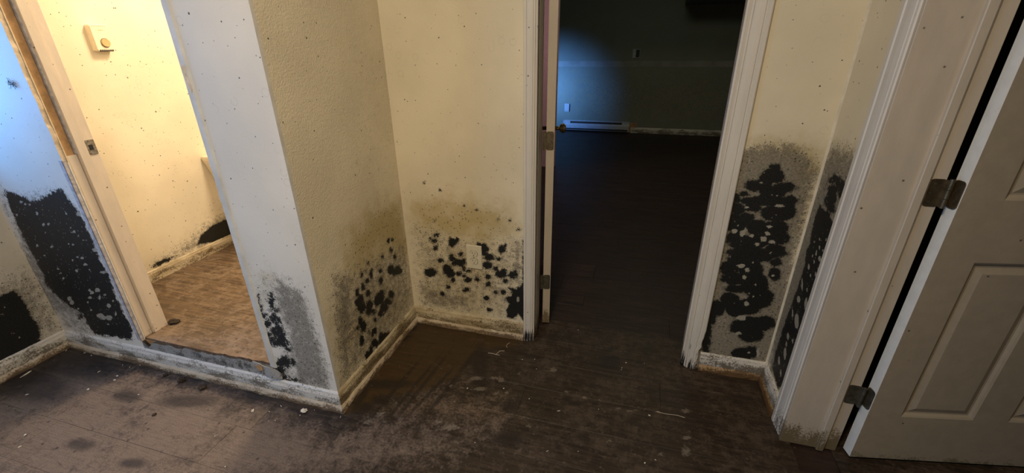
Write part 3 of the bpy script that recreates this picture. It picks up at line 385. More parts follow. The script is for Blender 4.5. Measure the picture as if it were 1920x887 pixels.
def wall_panel(name, plane, c, u0, u1, z0, z1, thick, mat, D=None, fu=None, fz=None, st=0.006, parent=None, warp=None, back=None, edge=None):
    """a slab of drywall whose visible face (u,z grid) lies at plane=c; thick is the signed depth behind it; warp moves edge points"""
    us = lin(u0, u1, fu[0], fu[1], st) if fu else lin(u0, u1, 9, 9, st, 0.5)
    zs = lin(z0, z1, fz[0], fz[1], st) if fz else lin(z0, z1, 9, 9, st, 0.8)
    U, V = np.meshgrid(us, zs); nu, nz = len(us), len(zs)
    if warp: U, V = warp(U.copy(), V.copy())
    fl = U.ravel(), V.ravel()
    n = nu * nz
    def P(dep):
        cc = np.full(n, c + dep)
        return np.stack([fl[0], cc, fl[1]], 1) if plane == 'y' else np.stack([cc, fl[0], fl[1]], 1)
    idx = np.arange(n).reshape(nz, nu)
    front = np.stack([idx[:-1, :-1], idx[:-1, 1:], idx[1:, 1:], idx[1:, :-1]], -1).reshape(-1, 4)
    loop = list(idx[0, :]) + list(idx[1:, -1]) + list(idx[-1, -2::-1]) + list(idx[-2:0:-1, 0])
    bp_ = P(thick)[loop]; verts = np.concatenate([P(0), bp_]); L = len(loop)
    rim = [(loop[i], loop[(i + 1) % L], n + (i + 1) % L, n + i) for i in range(L)]
    faces = [tuple(int(q) for q in f) for f in front] + [tuple(int(q) for q in f) for f in rim] + [tuple(range(n + L - 1, n - 1, -1))]
    me = bpy.data.meshes.new(name); me.from_pydata([tuple(map(float, v)) for v in verts], [], faces)
    me.materials.append(M[mat]); me.materials.append(M[edge or mat])
    for p in me.polygons[len(front):-1]: p.material_index = 1
    uvl = me.uv_layers.new(name='UVMap')
    allu = np.concatenate([fl[0], fl[0][loop]]); allv = np.concatenate([fl[1], fl[1][loop]])
    li = np.zeros(len(me.loops), dtype=np.int32); me.loops.foreach_get('vertex_index', li)
    uvs = np.stack([allu[li], allv[li]], 1).astype(np.float32); uvl.data.foreach_set('uv', uvs.ravel())
    F = fields(allu, allv, D) if D else dict(black=np.full(len(allu), -5.0), pale=np.full(len(allu), -5.0), grey=np.zeros(len(allu)), yellow=np.zeros(len(allu)))
    for k, a in F.items():
        at = me.attributes.new(k, 'FLOAT', 'POINT'); at.data.foreach_set('value', a.astype(np.float32))
    bm = bmesh.new(); bm.from_mesh(me); bmesh.ops.recalc_face_normals(bm, faces=bm.faces); bm.to_mesh(me); bm.free()
    o = bpy.data.objects.new(name, me); COL.objects.link(o)
    if parent is not None: o.parent = parent
    return o

def S(o, label, cat): return tag(o, label, cat, kind='structure')
rng = random.Random(5)
def hn(*a):
    x = math.sin(sum(v * k for v, k in zip(a, (127.1, 311.7, 74.7)))) * 43758.5453
    return x - math.floor(x)
def vn(x, s=0):
    i = math.floor(x); f = x - i; f = f * f * (3 - 2 * f)
    return hn(i, s) * (1 - f) + hn(i + 1, s) * f

# ------------------------------------------------------------------ planes of the plan (metres)
XL = -2.485; YA = 1.018; XO0 = -1.975; XO1 = -1.285; XP = -0.992; YB = 1.628; XR = 0.60; DW = 0.0127
ZB = 0.130   # bathroom floor is one low step up
H = 2.4

# ------------------------------------------------------------------ floor
W = 0.161; Y0 = 1.165 - 7 * W
def floor_fields(me, xs, ys):
    n = len(xs)
    du = np.zeros(n); dk = np.zeros(n)
    for E in DUST: 
        q = sd_ell(xs, ys, E)[1]; du = np.maximum(du, 0.95 * np.clip(1.35 - q, 0, 1))
    for E in DARK:
        q = sd_ell(xs, ys, E)[1]; dk = np.maximum(dk, 0.8 * np.clip(1.5 - q, 0, 1))
    # foot-scuffed seam line
    du = np.maximum(du, 0.75 * np.clip(1 - np.abs(ys - 1.166) / 0.004, 0, 1) * ((xs > -0.60) & (xs < -0.22)))
    hz = np.clip(sd_poly(xs, ys, HAZE) / 0.22 + 0.35, 0, 1)
    far = np.clip((ys - 1.7) / 0.6, 0, 1); hz *= (1 - far) * (0.45 + 0.55 * np.clip((-0.45 - xs) / 0.7, 0, 1))
    sh = np.clip(sd_poly(xs, ys, PIER_SHADE) / 0.06 + 0.5, 0, 1)
    for k, a in (('dust', du), ('dark', dk), ('haze', hz), ('pier_shade', sh)):
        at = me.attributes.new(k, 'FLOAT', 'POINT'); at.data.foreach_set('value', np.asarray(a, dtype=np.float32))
def plank(x0, x1, y0, y1, z, mat, parent, grid=None, th=0.008):
    g = 0.0003; x0 += g; x1 -= g; y0 += g; y1 -= g; b = 0.0008
    if grid:
        xs = [x0, x0 + b] + [x0 + b + (x1 - x0 - 2 * b) * i / max(1, int((x1 - x0) / grid)) for i in range(1, max(1, int((x1 - x0) / grid)))] + [x1 - b, x1]
        m_ = max(1, int((y1 - y0) / grid)); ys = [y0, y0 + b] + [y0 + b + (y1 - y0 - 2 * b) * i / m_ for i in range(1, m_)] + [y1 - b, y1]
    else: xs = [x0, x0 + b, x1 - b, x1]; ys = [y0, y0 + b, y1 - b, y1]
    nx, ny = len(xs), len(ys); v = []; f = []
    tilt = (rng.random() - 0.5) * 0.0008
    for j, y in enumerate(ys):
        for i, x in enumerate(xs):
            e = i in (0, nx - 1) or j in (0, ny - 1)
            v.append((x, y, z - (0.0006 if e else 0.0) + tilt))
    for j in range(ny - 1):
        for i in range(nx - 1): a = j * nx + i; f.append((a, a + 1, a + nx + 1, a + nx))
    k = len(v); v += [(x0, y0, z - th), (x1, y0, z - th), (x1, y1, z - th), (x0, y1, z - th)]
    A, B, Cc, D_ = 0, nx - 1, nx * ny - 1, nx * (ny - 1)
    f += [tuple([k] + [k + 1] + list(range(nx - 1, -1, -1))), tuple([k + 1, k + 2] + [j * nx + nx - 1 for j in range(ny - 1, -1, -1)]),
          tuple([k + 2, k + 3] + [(ny - 1) * nx + i for i in range(nx)]), tuple([k + 3, k] + [j * nx for j in range(ny)]), (k, k + 3, k + 2, k + 1)]
    me = bpy.data.meshes.new('plank'); me.from_pydata(v, [], f); me.materials.append(M[mat])
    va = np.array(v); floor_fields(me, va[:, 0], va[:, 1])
    o = bpy.data.objects.new('plank', me); COL.objects.link(o); o.parent = parent
    return o
fl = MB().box(-2.9, 2.4, Y0, 7.1, -0.06, -0.0085).box(-2.9, 2.4, -2.3, Y0, -0.06, 0.0).build('floor', 'floor_far')
S(fl, 'dark brown laminate plank floor, dusty and stained, running through hall and dark room', 'floor')
r = 0
y = Y0
while y < 7.03:
    y1 = min(y + W, 7.05)
    lo = XL if y1 < 1.02 + W else (-1.0 if y1 < 1.9 else (-1.3 if y < 2.5 else -2.85))
    hi = 0.62 if (1.0 < y < 1.6) else 2.3
    Lp = 1.215
    off = {7: -0.335, 8: 0.19}.get(r, -2.6 + hn(r, 3) * 1.2)
    x = off - 4 * Lp
    while x < hi:
        a, b = max(x, lo), min(x + Lp, hi)
        if b - a > 0.03:
            near = 0.25 < y < 1.95 and a < 0.9
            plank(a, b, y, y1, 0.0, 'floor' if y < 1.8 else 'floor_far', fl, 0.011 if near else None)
        x += Lp
    if hi < 1:
        plank(0.745, 1.9, y, y1, 0.0, 'floor', fl)
    y += W; r += 1
# bathroom floor, one step up
fb = MB().box(-2.44, XO1 + 0.02, YA + DW, 2.62, 0.0, ZB - 0.009).build('floor', 'rawwood')
S(fb, 'scuffed tan-brown plank floor of the lit bathroom, one low step above the hall', 'floor')
y = YA + DW + 0.002; r = 0
while y < 2.6:
    y1 = min(y + W, 2.61); x = -3.2 + hn(r, 9) * 1.1
    while x < XO1:
        a, b = max(x, -2.434), min(x + 1.215, XO1 + 0.015)
        if b - a > 0.03: plank(a, b, y, y1, ZB, 'floor_bath', fb)
        x += 1.215
    y += W; r += 1

# ------------------------------------------------------------------ walls
def ragged(side, amp, seed):
    def f(U, V):
        col = 0 if side == 'l' else -1
        for i in range(U.shape[0]):
            U[i, col] += amp * ((vn(V[i, col] * 18, seed) - 0.5) + 0.6 * (vn(V[i, col] * 70, seed) - 0.5))
        return U, V
    return f
wf = empty('wall_front'); S(wf, 'pale drywall partition with the cut opening into the lit bathroom', 'wall')
o = wall_panel('drywall_panel', 'y', YA, XL, XO0, 0, H, DW, 'wall_a', MOLD['front_left'], (XL, XO0), (0.05, 1.45), 0.005, wf, ragged('r', 0.004, 1), edge='gypsum')
tag(o, 'blue-lit panel left of the opening, covered low down with black mold')
o = wall_panel('drywall_panel', 'y', YA, XO1, XP, 0, H, DW, 'wall_a', MOLD['front_left'], (XO1, XP), (0.05, 1.45), 0.005, wf, ragged('l', 0.005, 2), edge='paint_grey')
tag(o, 'white end panel right of the opening with black and grey mold at its foot')
def remtop(U, V):
    for j in range(U.shape[1]):
        x = U[0, j]; t = (x - XO0) / (XO1 - XO0)
        top = 0.124 + 0.020 * t + 0.010 * (vn(x * 40, 5) - 0.5) + 0.006 * (vn(x * 130, 6) - 0.5) - 0.03 * max(0, 1 - abs(x + 1.945) / 0.035)
        V[-1, j] = top; V[-2, j] = min(V[-2, j], top - 0.003)
        for i in range(1, U.shape[0] - 2): V[i, j] = V[0, j] + (top - 0.004 - V[0, j]) * i / (U.shape[0] - 1)
    return U, V
o = wall_panel('drywall_remnant', 'y', YA, XO0, XO1, 0, 0.13, DW - 0.001, 'remnant', None, (XO0, XO1), (0.08, 0.13), 0.01, wf, remtop, edge='rot')
tag(o, 'ragged strip of drywall left under the opening, black along its broken top')
wall_panel('header', 'y', YA, XO0, XO1, 2.03, H, DW, 'wall_a', parent=wf)
# backing of the partition and of the boxed chase
MB().box(XL + 0.05, XO0 - 0.05, YA + DW, 1.132, 0, H).build('partition_core', 'plain', wf)
MB().box(XO1 + 0.012, XP - DW, YA + DW, 2.7, 0, H).build('chase_core', 'plain', wf)
MB().box(XO0, XO1, YA + DW, 1.132, 2.03, H).build('header_core', 'plain', wf)
# corner bead along the right side of the opening
cb = MB()
prof = [(XO1 + 0.001, YA), (XO1 + 0.003, YA - 0.0035), (XO1 + 0.024, YA - 0.0035), (XO1 + 0.030, YA)]
cb.prism(prof, 'z', 0.14, 2.03)
tag(cb.build('corner_bead', 'paint_grey', wf), 'raised grey bead along the cut edge of the opening')
# brown chip on the bead
MB().prism([(-1.283 + 0.004, 1.232), (-1.268, 1.236), (-1.266, 1.20), (-1.262, 1.17), (-1.268, 1.158), (-1.273, 1.18), (-1.277, 1.20)], 'y', YA - 0.0045, YA - 0.003).build('paint_chip', 'gypsum', wf)
# torn paper flap at the foot of the opening
def flap(pts, name, mat, label):
    mb = MB(); n = len(pts)
    for (x, z, d) in pts: mb.v.append((x, YA - d, z))
    for (x, z, d) in pts: mb.v.append((x, YA - d + 0.0015, z))
    k = len(pts) // 2
    for i in range(k - 1):
        a, b, c, d = i, i + 1, len(pts) - 2 - i, len(pts) - 1 - i
        mb.f.append((a, b, c, d)); mb.f.append((n + d, n + c, n + b, n + a)); mb.mi += [0, 0]
    for i in range(n):
        j = (i + 1) % n; mb.f.append((i, j, n + j, n + i)); mb.mi.append(0)
    tag(mb.build(name, mat, wf), label)
flap([(-1.375, 0.142, 0.002), (-1.345, 0.118, 0.008), (-1.31, 0.100, 0.014), (-1.275, 0.092, 0.016), (-1.245, 0.092, 0.012), (-1.236, 0.096, 0.006),
      (-1.240, 0.115, 0.004), (-1.252, 0.132, 0.006), (-1.280, 0.144, 0.010), (-1.31, 0.142, 0.008), (-1.34, 0.146, 0.004), (-1.37, 0.149, 0.002)], 'torn_paper', 'remnant', 'curled flap of torn drywall paper at the right foot of the opening')
MB().prism([(-1.352, 0.142), (-1.318, 0.146), (-1.315, 0.125), (-1.33, 0.117), (-1.342, 0.126)], 'y', YA - 0.013, YA - 0.0125).build('exposed_core', 'rawwood', wf)

wp = wall_panel('wall_middle', 'x', XP, YA + DW, YB, 0, H, -DW, 'wall_p', MOLD['pier'], (YA, YB), (0.05, 1.45), 0.006)
S(wp, 'tan side face of the boxed pier with a yellow-brown stain and oval black mold colonies', 'wall')
wl = empty('wall_left'); S(wl, 'beige wall at the far left with one large black mold patch low down', 'wall')
wall_panel('drywall_panel', 'x', XL, 0.94, YA, 0, H, -0.1, 'wall_l', MOLD['left'], (0.94, YA), (0.05, 0.85), 0.007, wl)
wall_panel('drywall_panel', 'x', XL, -0.25, 0.58, 0, H, -0.1, 'plain', parent=wl)
wall_panel('drywall_panel', 'x', XL, 0.58, 0.94, 0, 0.97, -0.1, 'wall_l', MOLD['left'], (0.58, 0.94), (0.05, 0.85), 0.007, wl)
wall_panel('drywall_panel', 'x', XL, 0.58, 0.94, 1.73, H, -0.1, 'plain', parent=wl)
wall_panel('drywall_panel', 'x', XL, -1.45, -0.25, 0, 0.28, -0.1, 'plain', parent=wl)
wall_panel('drywall_panel', 'x', XL, -1.45, -0.25, 1.28, H, -0.1, 'plain', parent=wl)
wall_panel('drywall_panel', 'x', XL, -2.2, -1.45, 0, H, -0.1, 'plain', parent=wl)
wn = empty('window_1', (XL, -0.85, 0.78)); S(wn, 'white framed window of the left wall letting in blue daylight', 'window')
for a in ((-0.60, -0.56), (0.56, 0.60), (-0.015, 0.015)): MB().box(-0.08, -0.03, a[0], a[1], -0.50, 0.50).build('frame_bar', 'frame', wn)
for a in ((-0.50, -0.46), (0.46, 0.50)): MB().box(-0.08, -0.03, -0.56, 0.56, a[0], a[1]).build('frame_bar', 'frame', wn)

wn = empty('added_window', (XL, 0.76, 1.35)); S(wn, 'narrow white framed window added to the left wall for blue light on the partition', 'window')  # unseen window, added and placed for its light on the front wall
for a in ((-0.18, -0.16), (0.16, 0.18)): MB().box(-0.098, -0.07, a[0], a[1], -0.38, 0.38).build('frame_bar', 'frame', wn)
for a in ((-0.38, -0.355), (0.355, 0.38)): MB().box(-0.098, -0.07, -0.16, 0.16, a[0], a[1]).build('frame_bar', 'frame', wn)
CL0, CL1 = -0.422, -0.372      # left casing of the dark doorway
CR0, CR1 = 0.276, 0.350
JL, JR = -0.3775, 0.294
wb = empty('wall_back'); S(wb, 'cream wall facing the camera on both sides of the dark doorway, spotted with mold', 'wall')
o = wall_panel('drywall_panel', 'y', YB, XP, JL - 0.018, 0, H, 0.115, 'wall_b', MOLD['back_left'], (XP, JL), (0.05, 1.45), 0.005, wb)
tag(o, 'cream panel around the outlet with scattered black mold colonies')
o = wall_panel('drywall_panel', 'y', YB, JR + 0.018, XR, 0, H, 0.115, 'wall_r', MOLD['back_right'], (JR, XR), (0.05, 1.45), 0.004, wb)
tag(o, 'narrow panel right of the dark doorway, mostly under thick black mold')
wall_panel('header', 'y', YB, JL - 0.018, JR + 0.018, 2.05, H, 0.115, 'wall_b', parent=wb)
wr = empty('wall_right'); S(wr, 'right-hand wall return with black mold in the corner beside the casing', 'wall')
wall_panel('drywall_panel', 'x', XR, 1.325, YB, 0, H, 0.145, 'wall_s', MOLD['right'], (1.325, YB), (0.05, 1.45), 0.004, wr)
wall_panel('drywall_panel', 'x', XR, -2.2, 0.57, 0, H, 0.145, 'plain', parent=wr)
wall_panel('header', 'x', XR, 0.57, 1.325, 2.05, H, 0.145, 'plain', parent=wr)
# plastered inner corner, lighter ridge
cbr = MB().prism([(XR - 0.006, YB), (XR - 0.004, YB - 0.0015), (XR - 0.0015, YB - 0.004), (XR, YB - 0.006), (XR, YB)], 'z', 0.085, H)
tag(cbr.build('corner_tape', 'tape', wr), 'pale taped inner corner between the two moldy faces')
# rest of the hall, out of view
S(MB().box(XL - 0.1, 0.745, -2.3, -2.2, 0, H).build('wall_rear', 'plain'), 'plain drywall wall closing the hall behind the camera', 'wall')
S(MB().box(-2.9, 2.4, -2.3, 7.1, H, H + 0.1).build('ceiling', 'ceiling'), 'plain white ceiling over the rooms', 'ceiling')
# room beyond the right-hand door
wd = empty('wall_side'); S(wd, 'closet walls behind the open right-hand door, coloured dark as in shade', 'wall')
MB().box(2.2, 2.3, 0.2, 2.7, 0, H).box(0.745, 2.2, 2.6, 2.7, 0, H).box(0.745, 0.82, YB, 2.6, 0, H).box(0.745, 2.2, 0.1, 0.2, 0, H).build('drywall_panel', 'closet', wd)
# bathroom walls
wbt = empty('wall_bathroom'); S(wbt, 'yellow-lit cream wall inside the bathroom with mold above its baseboard', 'wall')
o = wall_panel('drywall_panel', 'x', -2.434, 1.132, 2.6, 0.0, H, -0.05, 'wall_bath', MOLD['bath_left'], (1.3, 2.05), (0.12, 0.75), 0.007, wbt)
MB().box(-2.484, XO1 + 0.012, 2.6, 2.7, 0, H).build('drywall_panel', 'plain', wbt)
# dark room beyond
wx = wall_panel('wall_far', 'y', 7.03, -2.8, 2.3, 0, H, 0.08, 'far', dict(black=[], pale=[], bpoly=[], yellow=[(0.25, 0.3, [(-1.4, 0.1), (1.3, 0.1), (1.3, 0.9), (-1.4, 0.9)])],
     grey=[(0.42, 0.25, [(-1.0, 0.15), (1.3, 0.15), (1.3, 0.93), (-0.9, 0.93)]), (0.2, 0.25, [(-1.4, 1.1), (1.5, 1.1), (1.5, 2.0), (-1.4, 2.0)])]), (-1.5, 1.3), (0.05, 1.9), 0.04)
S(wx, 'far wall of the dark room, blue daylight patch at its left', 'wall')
jb = MB().box(-2.7, 2.2, 7.0275, 7.031, 0.955, 1.035).build('joint_band', 'band', wx); tag(jb, 'paler horizontal band of joint compound')
S(MB().box(-2.9, -2.8, 2.7, 7.1, 0, H).box(2.2, 2.3, 2.7, 7.03, 0, H).box(0.665, 0.745, 1.745, 2.7, 0, H).box(XP - DW, -0.985, 1.745, 2.7, 0, H).build('wall_outer', 'plain'), 'unlit side walls of the dark room', 'wall')
S(MB().box(-2.8, -0.885, 4.73, 4.83, 0, H).build('wall_partition', 'pink'), 'pink wall seen through the hinge gap of the dark doorway', 'wall')

# ------------------------------------------------------------------ baseboards
BT = 0.0115; BH = 0.085; ST_, SH = 0.011, 0.028
def baseboard(name, axis, c, sgn, a, b, mat, shoe, label, z0=0.0, h=BH, m0=0, m1=0):
    """axis: direction of run; c: wall plane; sgn: side the board stands on; m0/m1 mitre: +1 longer at face, -1 shorter"""
    def prof(t, hh): return [(0.0, 0.0), (t, 0.0), (t, hh * 0.72), (t * 0.72, hh * 0.84), (t * 0.62, hh * 0.93), (t * 0.3, hh), (0, hh)]
    def run(pr, nm, mt, par, off0, wob=0.0):
        n = max(2, int((b - a) / 0.02)); mb = MB(); k = len(pr)
        for i in range(n + 1):
            for (d, z) in pr:
                t = i / n; s0 = a - m0 * (d + off0); s1 = b + m1 * (d + off0); s = s0 + (s1 - s0) * t
                dd = d + off0 + (wob * (vn(s * 45, z * 9 + 3) - 0.5) if d > 0 else 0); zz = z0 + z + (wob * 1.2 * (vn(s * 38, 7) - 0.5) if z > 0 else 0)
                mb.v.append((s, c + sgn * dd, zz) if axis == 'x' else (c + sgn * dd, s, zz))
        for i in range(n):
            for j in range(k):
                q = (j + 1) % k; mb.f.append((i * k + j, i * k + q, (i + 1) * k + q, (i + 1) * k + j)); mb.mi.append(0)
        mb.f.append(tuple(range(k))); mb.f.append(tuple(n * k + i for i in range(k))[::-1]); mb.mi += [0, 0]
        return mb.build(nm, mt, par)
    o = run(prof(BT, h), name, mat, None, 0.0, 0.0012)
    S(o, label, 'baseboard')
    if shoe:
        run([(0, 0), (ST_, 0), (ST_, SH * 0.35), (ST_ * 0.75, SH * 0.75), (ST_ * 0.25, SH), (0, SH)], 'shoe_molding', shoe, o, BT, 0.004)
    return o
baseboard('baseboard_front', 'x', YA, -1, XL + BT, XP, 'base', 'shoe', 'blue-white baseboard running under the bathroom opening to the pier corner', m1=1, m0=0)
baseboard('baseboard_left', 'y', XL, 1, -2.2, YA - 0.002, 'base', 'shoe', 'grey-white baseboard along the far left wall')
baseboard('baseboard_middle', 'y', XP, 1, YA, YB, 'base_y', 'shoe', 'yellow-stained baseboard along the side of the pier', m0=1, m1=-1)
baseboard('baseboard_back', 'x', YB, -1, XP, CL0, 'base_y', 'shoe', 'yellowed baseboard below the outlet, left of the dark doorway', m0=-1)
baseboard('baseboard_back', 'x', YB, -1, CR1 - 0.002, XR, 'base', 'shoe_r', 'short baseboard with rusty foot between dark doorway and right corner', m1=-1)
baseboard('baseboard_right', 'y', XR, -1, 1.412, YB, 'base', 'shoe_r', 'short white baseboard on the right return with a rotten brown foot', m1=-1)
baseboard('baseboard_bathroom', 'y', -2.434, 1, 1.14, 2.58, 'base_bath', None, 'peeling yellow baseboard inside the bathroom', z0=ZB, h=0.062)
baseboard('baseboard_far', 'x', 7.03, -1, -0.12, 2.2, 'base', None, 'dim white baseboard on the far wall right of the heater')

# ------------------------------------------------------------------ casings and jambs
def casing_prof(w, t=0.016):
    # (across, proud) from inner to outer edge, with flutes
    P = [(0, 0), (0, t * 0.55), (0.05, t * 0.7), (0.10, t * 0.7), (0.12, t * 0.45), (0.16, t * 0.45), (0.19, t * 0.75), (0.27, t * 0.8), (0.30, t * 0.62), (0.34, t * 0.80), (0.52, t * 0.95),
         (0.70, t * 1.0), (0.73, t * 0.84), (0.77, t * 0.84), (0.80, t * 1.05), (0.95, t * 1.05), (1.0, t * 0.85), (1.0, 0)]
    return [(a * w, b) for a, b in P]
def casing(name, plane, c, sgn, a0, a1, z1, mat, label, rot=False, parent=None):
    """vertical casing from inner edge a0 to outer edge a1"""
    pr = casing_prof(abs(a1 - a0)); s = 1 if a1 > a0 else -1
    zs = [0.0]; z = 0.0
    while z < 0.3: z += 0.01; zs.append(z)
    while z < z1 - 0.1: z += 0.1; zs.append(z)
    zs.append(z1); mb = MB(); k = len(pr)
    for i, z in enumerate(zs):
        for j, (u, d) in enumerate(pr):
            zz = z; uu = u
            if rot:
                if i == 0: zz = 0.022 * max(0, 0.30 - u / abs(a1 - a0)) / 0.30
                if z < 0.20 and u > 0.6 * abs(a1 - a0): uu = u - (0.018 * (1 - z / 0.20) * (0.5 + 0.9 * vn(z * 60, 4))) * (u / abs(a1 - a0))
            q = a0 + s * uu; p = c + sgn * d
            mb.v.append((q, p, zz) if plane == 'y' else (p, q, zz))
    for i in range(len(zs) - 1):
        for j in range(k):
            q = (j + 1) % k; mb.f.append((i * k + j, i * k + q, (i + 1) * k + q, (i + 1) * k + j)); mb.mi.append(0)
    mb.f.append(tuple(range(k))); mb.f.append(tuple((len(zs) - 1) * k + i for i in range(k))[::-1]); mb.mi += [0, 0]
    o = mb.build(name, mat, parent)
    if label: tag(o, label)
    return o
t1 = empty('trim_1', ((JL + JR) / 2, YB, 0)); S(t1, 'white fluted door frame around the dark doorway', 'door frame')
def loc(mbo, t): mbo.data.transform(Matrix.Translation(-t.location)); return mbo
loc(casing('casing', 'y', YB, -1, CL1, CL0, 2.05, 'casing', 'left fluted casing with black streaks at its foot'), t1).parent = t1
loc(casing('casing', 'y', YB, -1, CR0, CR1, 2.05, 'casing', 'right fluted casing, rotted and frayed at its foot', rot=True), t1).parent = t1
for nm, b, mt in (('jamb', (JL - 0.018, JL, YB - 0.010, 1.747), 'jamb'), ('jamb', (JR, JR + 0.018, YB - 0.001, 1.747), 'jamb'), ('door_stop', (JL, JL + 0.004, 1.660, 1.704), 'jamb'), ('door_stop', (JR - 0.010, JR, 1.660, 1.704), 'jamb')):
    o = loc(MB().box(b[0], b[1], b[2], b[3], 0.0, 2.05).build(nm, mt, bevel=0.0015), t1); o.parent = t1
o = loc(MB().box(JL, JR, YB, 1.747, 2.03, 2.05).build('head_jamb', 'jamb'), t1); o.parent = t1
o = loc(MB().box(CL0, CR1, YB - 0.016, YB, 2.05, 2.12).build('head_casing', 'casing'), t1); o.parent = t1

# right-hand door frame
YJ = 1.306
t2 = empty('trim_2', (XR, YJ, 0)); S(t2, 'wide cream door frame at the right with its jamb facing the camera', 'door frame')
loc(casing('casing', 'x', XR, -1, YJ + 0.008, YJ + 0.105, 2.05, 'casing_r', 'white fluted side casing next to the moldy corner'), t2).parent = t2
jm = MB().prism([(XR - 0.013, YJ + 0.012), (XR - 0.013, YJ + 0.001), (XR - 0.012, YJ), (0.7000, YJ), (0.7000, YJ + 0.019), (XR - 0.002, YJ + 0.019)], 'z', 0, 2.05)
o = loc(jm.build('jamb', 'jamb'), t2); o.parent = t2
o = loc(MB().prism([(0.6955, YJ + 0.004), (0.6955, YJ - 0.009), (0.6975, YJ - 0.011), (0.715, YJ - 0.011), (0.7225, YJ - 0.003), (0.7235, YJ + 0.004)], 'z', 0, 2.05).build('door_stop', 'jamb'), t2); o.parent = t2
o = loc(MB().box(0.700, 0.757, YJ + 0.002, YJ + 0.019, 0, 2.05).build('rabbet', 'jamb', bevel=0.0015), t2); o.parent = t2
o = loc(MB().box(XR - 0.013, 0.757, 0.57, 0.589, 0, 2.05).build('jamb', 'jamb'), t2); o.parent = t2
o = loc(MB().box(XR - 0.013, 0.757, 0.589, YJ, 2.03, 2.05).build('head_jamb', 'jamb'), t2); o.parent = t2

# bathroom door frame in the left edge of the opening
t3 = empty('trim_3', (XO0, 1.08, 0)); S(t3, 'half stripped bathroom door frame with raw wood showing above the strike plate', 'door frame')
def p3(mb, nm, mt, lab=None, bevel=0.0008):
    o = loc(mb.build(nm, mt, bevel=bevel), t3); o.parent = t3
    if lab: tag(o, lab)
    return o
JX = XO0 + 0.001
p3(MB().box(JX - 0.04, JX - 0.004, YA + DW + 0.001, 1.062, ZB, 2.03), 'stud', 'rawwood', 'bare tan wood where the jamb edge is torn away')
p3(MB().box(JX - 0.004, JX + 0.001, YA + 0.0135, YA + 0.018, ZB, 2.03), 'edge_strip', 'gypsum')
p3(MB().box(JX - 0.017, JX + 0.003, YA - 0.0030, YA + 0.0005, ZB - 0.005, 0.915).box(JX - 0.001, JX + 0.0035, YA - 0.003, YA + 0.0085, ZB - 0.005, 0.915), 'metal_bead', 'bead', 'blue-grey metal corner bead exposed beside the black mold')
p3(MB().box(JX + 0.000, JX + 0.0045, YA + 0.0095, YA + 0.0135, ZB - 0.005, 0.905), 'bead_flange', 'frame')
p3(MB().box(JX - 0.006, JX + 0.000, YA + 0.0185, 1.066, ZB, 0.927), 'filler_board', 'jamb_b', 'painted lower piece of the jamb edge')
p3(MB().box(JX - 0.02, JX + 0.004, 1.0645, 1.0685, 0.927, 2.03), 'paint_edge', 'bead')
p3(MB().box(JX - 0.02, JX + 0.004, 1.0685, 1.134, ZB, 2.03), 'jamb', 'jamb_b')
p3(MB().box(JX + 0.004, JX + 0.010, 1.0700, 1.101, ZB, 2.03), 'door_stop', 'jamb_b', bevel=0.002)
def rrect(w, h, r, n=5):
    out = []
    for cx, cy, a0 in ((w / 2 - r, h / 2 - r, 0), (-w / 2 + r, h / 2 - r, 90), (-w / 2 + r, -h / 2 + r, 180), (w / 2 - r, -h / 2 + r, 270)):
        for i in range(n + 1):
            a = math.radians(a0 + 90 * i / n); out.append((cx + r * math.cos(a), cy + r * math.sin(a)))
    return out
sp = MB().prism([(1.1175 + u, 0.943 + v) for u, v in rrect(0.029, 0.055, 0.004)], 'x', JX + 0.0035, JX + 0.006)
so = p3(sp, 'strike_plate', 'steel', 'rusty metal strike plate with a dark latch hole', bevel=0)
o = MB().prism([(u, v) for u, v in rrect(0.013, 0.020, 0.002)], 'x', 0, 0.0008).build('latch_hole', 'slot', so)
o.data.transform(Matrix.Translation(Vector((JX + 0.0060, 1.116, 0.943)) - t3.location))

